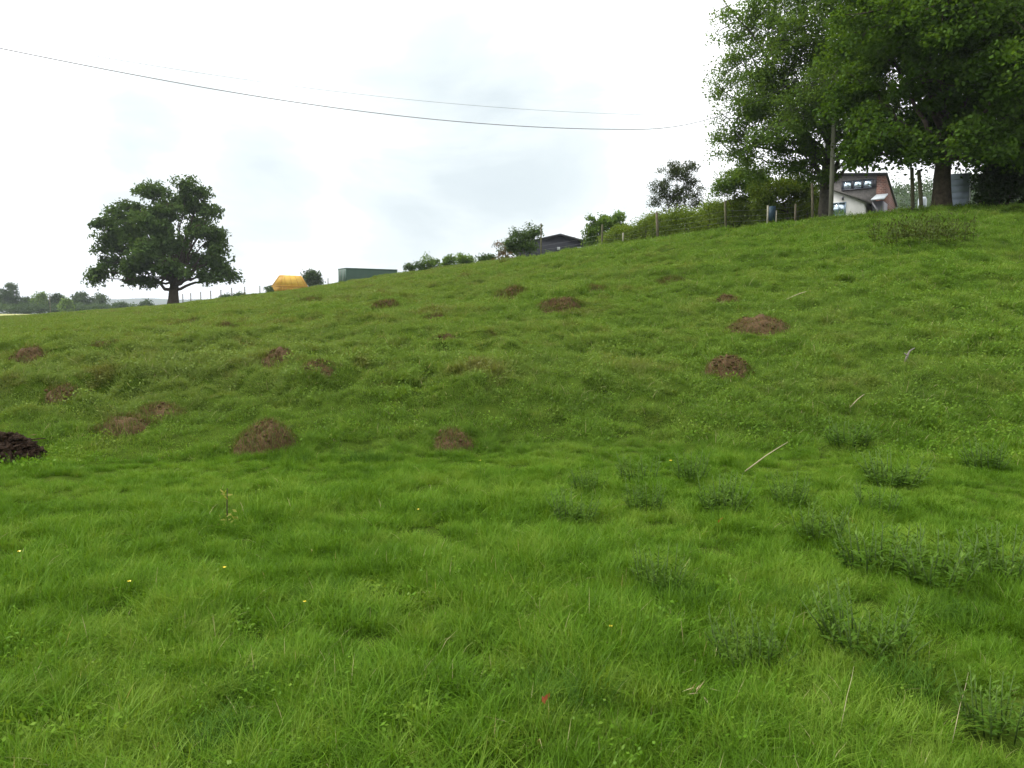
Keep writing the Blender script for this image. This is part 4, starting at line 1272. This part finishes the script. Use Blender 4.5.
# pale lean-to roof between the gable and the brick corner
mb = MB()
lx0, lx1 = hx(868) + .35, hx(884.5)
v = []
for d_ in (0, .07):
    v += [(lx0, -2.2, hz(207.5) + d_), (lx1, -2.2, hz(207.5) + d_), (lx1 - .1, -.09, hz(199) + d_), (lx0, -.09, hz(199) + d_)]
mb.add(v, [(0, 3, 2, 1), (4, 5, 6, 7), (0, 1, 5, 4), (1, 2, 6, 5), (2, 3, 7, 6), (3, 0, 4, 7)])
mb.build('lean_to_roof', M_PALEROOF, house)
MB().box(lx0 + .05, lx1 - .1, -2.05, -.1, 0, hz(208.2)).build('lean_to_wall', M_FRAME, house)

# outbuilding roof behind the hedge
yo = 54.0
ob = ground_at(728, yo); ko = yo / F
orow = 316 - (ob[2] - 1.6) / yo * F
shed = thing('outbuilding', 'low brown roofed outbuilding mostly hidden by the hedge and elder', 'shed', ob)
zr, zeav = (orow - 203) * ko, (orow - 213) * ko
MB().prism([(-1.2, 0), (1.3, 0), (1.3, zeav), (.0, zr - .1), (-1.2, zeav)], 0, 4).build('wall', simple('dull_boards', (.30, .27, .22), .9), shed)
mb = MB()
mb.prism([(-1.5, zeav - .2), (0, zr), (0, zr + .1), (-1.5, zeav - .1)], -.2, 4.2)
mb.prism([(.004, zr), (1.6, zeav - .2), (1.6, zeav - .1), (.004, zr + .1)], -.2, 4.2)
mb.build('roof', simple('brown_roof', (.12, .09, .075), .8), shed)

# dark barn on the skyline
yb = 78.0
bb = ground_at(560, yb); kb = yb / F
brow = 316 - (bb[2] - 1.6) / yb * F
barn = thing('barn', 'low dark grey barn with a shallow gable on the skyline', 'barn', bb)
M_BARN = simple('dark_boards', (.040, .042, .050), .85, .3, 2)
M_BARNROOF = simple('dark_sheet_roof', (.055, .055, .060), .7, .3, 2)


def bx(c): return (c - 560) * kb
def bz(r): return (brow - r) * kb


MB().prism([(bx(517), 0), (bx(592), 0), (bx(592), bz(246)), (bx(560), bz(237)), (bx(517), bz(246.5))], 0, 9).build('wall', M_BARN, barn)
mb = MB()
mb.prism([(bx(514), bz(247.5) + .02), (bx(560), bz(237) + .02), (bx(560), bz(235.3) + .02), (bx(514), bz(245.6) + .02)], -.3, 9.3)
mb.prism([(bx(560) + .004, bz(237) + .02), (bx(594), bz(246.5) + .02), (bx(594), bz(244.5) + .02), (bx(560) + .004, bz(235.3) + .02)], -.3, 9.3)
mb.build('roof', M_BARNROOF, barn)
MB().box(bx(571), bx(576), 2, 2.6, bz(241) + .02, bz(236.2)).build('chimney', M_BARN, barn)
for (c, w) in ((557, 3), (577, 4)):
    MB().box(bx(c), bx(c + w), -.05, -.004, bz(251), bz(248)).build('window', simple('pale_pane', (.5, .52, .54), .4), barn)

# green container
yc = 92.0
cb = ground_at(346, yc)
cont = thing('shipping_container', 'dark green shipping container half hidden behind the skyline', 'container', cb, rz=R(33))
crow = 316 - (cb[2] - 1.6) / yc * F
ct = (crow - 268.3) * yc / F
M_CONT = simple('container_green', (.060, .115, .085), .6, .2, 1.5)
M_CONTEND = simple('container_end_green', (.085, .150, .110), .6, .15, 1.5)
CL, CW = 6.4, 2.4
nr_ = 44
xs = np.linspace(.09, CL - .09, nr_ * 4 + 1)
prof_ = np.array([0, 0, .045, .045])[np.arange(len(xs)) % 4]
vv = np.concatenate([np.stack([xs, prof_, np.full(len(xs), .12)], 1), np.stack([xs, prof_, np.full(len(xs), ct - .12)], 1)])
n_ = len(xs); i = np.arange(n_ - 1)
mb = MB().add(vv, np.stack([i, i + 1, n_ + i + 1, n_ + i], 1))
mb.box(.05, CL - .05, .06, CW - .06, .1, ct - .06)
mb.build('side_panel', M_CONT, cont)
mb = MB()
mb.box(-.02, CL + .02, -.03, .05, ct - .12, ct); mb.box(-.02, CL + .02, CW - .05, CW + .03, ct - .12, ct)
mb.box(-.02, CL + .02, -.03, .05, 0, .118); mb.box(-.02, .088, -.03, .05, .121, ct - .121); mb.box(CL - .088, CL + .02, -.03, .05, .121, ct - .121)
mb.box(-.02, .06, .052, CW - .052, ct - .11, ct - .005)
mb.build('corner_frame', M_CONT, cont)
for s in (0, 1):
    d = MB().box(-.015, .045, .07 + s * (CW / 2 - .06), CW / 2 - .01 + s * (CW / 2 - .06), .12, ct - .13).build('door', M_CONTEND, cont)
    bar = MB()
    for f_ in (.3, .7):
        yy = .07 + s * (CW / 2 - .06) + f_ * (CW / 2 - .08)
        bar.tube([(-.05, yy, .15), (-.05, yy, ct - .16)], .025, 6)
    bar.build('locking_bar', M_GALV, d)

# yellow covered skip
ys_ = 90.0
sb = ground_at(290, ys_); ks = ys_ / F
srow = 316 - (sb[2] - 1.6) / ys_ * F
skip = thing('covered_skip', 'yellow orange covered skip with sloping sides on the skyline', 'skip', sb, rz=R(40))


def sz_(r): return (srow - r) * ks


M_YEL = simple('skip_yellow', (.56, .30, .03), .55, .15, 2)
M_YELTOP = simple('skip_lid_yellow', (.70, .44, .06), .55, .25, 2.5)
zt_, ze_ = sz_(276), sz_(287.5)
hw, hd = 1.6, 1.05
# body
mb = MB()
v = [(-hw * .8, -hd * .8, 0), (hw * .8, -hd * .8, 0), (hw * .8, hd * .8, 0), (-hw * .8, hd * .8, 0), (-hw, -hd, ze_), (hw, -hd, ze_), (hw, hd, ze_), (-hw, hd, ze_)]
mb.add(v, [(0, 3, 2, 1), (0, 1, 5, 4), (1, 2, 6, 5), (2, 3, 7, 6), (3, 0, 4, 7), (4, 5, 6, 7)])
mb.box(-hw - .06, hw + .06, -hd - .06, hd + .06, ze_ + .003, ze_ + .12)
for f_ in np.linspace(-.85, .85, 6):
    mb.box(f_ * hw - .04, f_ * hw + .04, -hd - .05, -hd * .92, .15, ze_ - .01)
mb.build('body', M_YEL, skip)
z0 = ze_ + .125
mb = MB()
v = [(-hw, -hd, z0), (hw, -hd, z0), (hw, hd, z0), (-hw, hd, z0), (-hw * .62, -hd * .35, zt_), (hw * .72, -hd * .35, zt_), (hw * .72, hd * .35, zt_), (-hw * .62, hd * .35, zt_)]
mb.add(v, [(0, 3, 2, 1), (0, 1, 5, 4), (1, 2, 6, 5), (2, 3, 7, 6), (3, 0, 4, 7), (4, 5, 6, 7)])
lid = mb.build('lid', M_YELTOP, skip)
rb = MB()
for f_ in (-.5, -.1, .3, .7):
    rb.tube([(f_ * hw * 1.2, -hd * .98, z0 + .03), (f_ * hw, -hd * .36, zt_ + .01)], .035, 5)
for f_ in (-.5, 0, .5):
    rb.tube([(-hw * .99, f_ * hd, z0 + .03), (-hw * .63, f_ * hd * .4, zt_ + .01)], .035, 5)
for sx_, tx_ in ((-1, -.62), (1, .72)):
    for sy_ in (-1, 1):
        rb.tube([(sx_ * hw, sy_ * hd, z0), (tx_ * hw, sy_ * hd * .35, zt_)], .06, 6)
rb.build('rib', M_YEL, lid)

# ------------------------------------------------------------------ fences, pole, signs
def post_mb(h, rad, lean=0.0, square=False):
    mb = MB()
    top = np.array([lean, 0, h])
    mb.tube([np.array([0, 0, -.2]), top * .5, top * .985, top], [rad, rad * .97, rad * .93, rad * .7], 4 if square else 8)
    return mb


fL = thing('wire_fence', 'thin post and wire fence running along the left skyline by the oak', 'fence', ground_at(215, 86))
org = np.array(fL.location)
prev = None
wires = MB()
for (c, top, bot, y) in ((183, 294, 303, 91), (191, 293, 302, 90), (201, 292, 301, 89), (211, 291, 300, 88), (221, 290, 299, 87), (232, 288, 297, 86), (245, 287, 296, 85), (260, 286, 294, 84), (328, 279, 286, 83)):
    g_ = ground_at(c, y)
    h = 1.6 + (316 - top) / F * y - g_[2]
    post_mb(max(h, .9), .055, .02 * math.sin(c)).build('fence_post', M_WOOD, fL, loc=g_ - org)
    if prev is not None:
        for f_ in (.45, .7, .92):
            a_ = prev[0] + [0, 0, prev[1] * f_] - org; b_ = g_ + [0, 0, h * f_] - org
            wires.tube([a_, (a_ + b_) / 2 - [0, 0, .03], b_], .004, 3, cap=False)
    prev = (g_, h)
wires.build('wire', M_GALV, fL)

fR = thing('wire_fence', 'post and wire fence along the hilltop in front of the hedge', 'fence', ground_at(700, 42))
org = np.array(fR.location)
prev = None
wires = MB()
posts = [(541, 225, 55, .05, .0, M_GREENWOOD, 'tall thin pole of the fence in front of the barn'), (602, 226, 49, .06, 0, M_GREENWOOD, None), (623, 234, 47.5, .045, 0, M_PALEWOOD, 'short pale stake'), (658, 214, 43.5, .075, -.10, M_WOOD, 'dark thick post leaning left'),
         (726, 203, 39.5, .06, -.08, M_GREENWOOD, None), (795, 206, 35.8, .05, 0, M_WOOD, 'short grey stump post'), (813, 186, 35, .06, -.09, M_WOOD, 'post leaning left beside the utility pole')]
for (c, top, y, rad, lean, mat, lab) in posts:
    g_ = ground_at(c, y)
    h = 1.6 + (316 - top) / F * y - g_[2]
    o = post_mb(h, rad, lean).build('fence_post', mat, fR, loc=g_ - org)
    if lab:
        o['label'] = lab
    if prev is not None:
        for f_ in (.4, .62, .86):
            a_ = prev[0] + [0, 0, min(prev[1], 1.15) * f_] - org; b_ = g_ + [0, 0, min(h, 1.15) * f_] - org
            wires.tube([a_, (a_ + b_) / 2 - [0, 0, .04], b_], .0035, 3, cap=False)
    prev = (g_, h)
wires.build('wire', M_GALV, fR)

for (c0, c1, top, y, lab) in ((913, 910, 171, 29.5, 'left one of two leaning wooden posts beside the thick tree trunk'), (922, 917, 173, 29.0, 'right one of two leaning wooden posts, closest to the thick tree trunk')):
    g_ = ground_at(c0, y)
    h = 1.6 + (316 - top) / F * y - g_[2]
    tag(post_mb(h, .072, (c1 - c0) * y / F).build('wooden_post', M_GREENWOOD, None, loc=g_), lab, 'post', 'leaning posts by the big tree')

yp = 35.0
g_ = ground_at(830.5, yp)
pole = thing('utility_pole', 'pale wooden utility pole rising into the light green tree', 'utility pole', g_)
MB().tube([(0, 0, -.4), (0, 0, 2), (0, 0, 5), (.02, 0, 7.4)], [.098, .095, .085, .075], 12).build('shaft', simple('grey_pole', (.30, .29, .23), .9, .3, 3), pole, True)
mb = MB()
mb.box(-.06, .06, -.18, -.1, 6.5, 6.62); mb.tube([(0, -.14, 6.62), (0, -.14, 6.80)], .035, 8); mb.tube([(0, -.14, 7.0), (0, -.14, 7.2)], .035, 8); mb.box(-.05, .05, -.17, -.1, 6.92, 6.998)
mb.build('insulator', simple('brown_porcelain', (.12, .06, .04), .3), pole)


def cable(pts, rad, label, end, yA=35.0, dirp=(-1.0, -.28)):
    """the cable hangs in a vertical plane through the pole; picture points say how it sags"""
    P0 = np.array([g_[0], g_[1]]); d = np.array(dirp) / np.hypot(*dirp)
    cs_ = np.array([p_[0] for p_ in pts], float); rs_ = np.array([p_[1] for p_ in pts], float)
    co = np.polyfit(cs_, rs_, 3 if len(pts) > 4 else 2)
    out = []
    for c in np.linspace(-60, 828, 70):
        r = np.polyval(co, c)
        rr = ray(c, r)
        # intersect the ray (in plan) with the cable plane
        A = np.array([[rr[0], -d[0]], [rr[1], -d[1]]]); s_ = np.linalg.solve(A, P0)
        out.append(CAM + rr * s_[0])
    out = np.array(out)
    w_ = np.clip((np.linspace(-60, 828, 70) - 640) / 188, 0, 1) ** 2
    out[:, 2] += w_ * (end - out[-1, 2])
    # carry on to the left, out of the picture, at the same grade
    stp = out[0] - out[3]
    ext = [out[0] + stp * m_ + np.array([0, 0, .012 * m_ * m_]) for m_ in range(12, 0, -1)]
    mb = MB().tube(np.vstack([ext, out]), rad, 6)
    tag(mb.build('overhead_cable', M_WIRE), label, 'cable', 'overhead cables')


cable([(18, 52), (130, 74), (250, 95), (350, 110), (450, 121), (540, 127), (620, 130), (655, 128.5), (828, 117)], .012, 'lower and darker of two overhead cables crossing the sky', g_[2] + 6.8)
cable([(60, 50), (170, 68), (285, 86), (400, 98), (500, 107), (590, 113.5), (828, 113)], .005, 'upper fainter overhead cable crossing the sky', g_[2] + 7.2)

# small blue board on two pale legs
yb_ = 36.5
g2 = ground_at(771.5, yb_)
kk = yb_ / F
hh_ = 1.6 + (316 - 207.5) / F * yb_ - g2[2]
sg_ = thing('signboard', 'small dark blue board on two pale legs by the hilltop fence', 'sign', g2)
for s in (-1, 1):
    MB().box(s * 4.2 * kk - .028, s * 4.2 * kk + .028, -.03, .03, -.1, hh_ if s < 0 else hh_ * .8).build('leg', M_PALEWOOD, sg_)
MB().box(-4.2 * kk + .031, 4.2 * kk - .031, -.02, .02, hh_ * .38, hh_ * .97).build('board', simple('blue_board', (.035, .075, .11), .6), sg_)

# blue-grey cabinet between the trunks
yk = 33.0
g3 = ground_at(959, yk)
kk = yk / F
cab = thing('storage_cabinet', 'pale blue grey panelled cabinet with a white edge between the two tree trunks', 'cabinet', g3, rz=R(-28))
ht_ = 1.6 + (316 - 176.5) / F * yk - g3[2]
M_CAB = simple('blue_grey_paint', (.48, .56, .70), .6, .15, 3)
hwk = 9.0 * kk / .98
mb = MB(); mb.box(-hwk, hwk, 0, .7, 0, ht_)
nb = 6
for i_ in range(nb):
    mb.box(-hwk + .02, hwk - .05, -.018, -.002, ht_ * i_ / nb + .012, ht_ * (i_ + 1) / nb - .012)
mb.build('body', M_CAB, cab)
MB().box(hwk - .045, hwk + .012, -.03, .06, 0, ht_ + .01).build('corner_trim', simple('white_trim', (.7, .72, .74), .5), cab)

g4 = ground_at(921, 44)
kk = 44 / F
r0_ = 316 - (g4[2] - 1.6) / 44 * F
tr = thing('water_tank', 'small whitish tank glimpsed behind the leaning posts', 'tank', g4)
zz = (r0_ - 199.5) * kk
MB().tube([(0, 0, 0), (0, 0, zz * .93), (0, 0, zz)], [4 * kk, 4 * kk, 3 * kk], 14).build('shell', simple('white_plastic', (.6, .66, .72), .5), tr)
MB().tube([(0, 0, zz + .003), (0, 0, zz + .06)], 1.4 * kk, 10).build('lid', M_FRAME, tr)

# pale mast in front of the far tree line
g5 = ground_at(50.5, 246)
mast = MB(); hm = 20 * 246 / F
mast.tube([(0, 0, -.5), (0, 0, hm)], [.09, .06], 8); mast.box(-.5, .5, -.04, .04, hm - .5, hm - .40)
tag(mast.build('field_pole', M_WOOD, None, False, g5), 'thin grey pole standing against the far tree line', 'pole')

# ------------------------------------------------------------------ the air
def haze():
    m, nt, out = new_mat('air')
    v = N(nt, 'ShaderNodeVolumePrincipled', ins={'Color': (.86, .92, 1.0, 1), 'Density': HAZE, 'Anisotropy': .2})
    nt.links.new(v.outputs[0], out.inputs['Volume'])
    o = MB().box(-3300, 3300, -3300, 3300, -4, 75).build('haze', m)
    tag(o, 'thin pale haze softening the far trees and hills', 'haze', kind='stuff')


HAZE = .00024
if HAZE:
    haze()
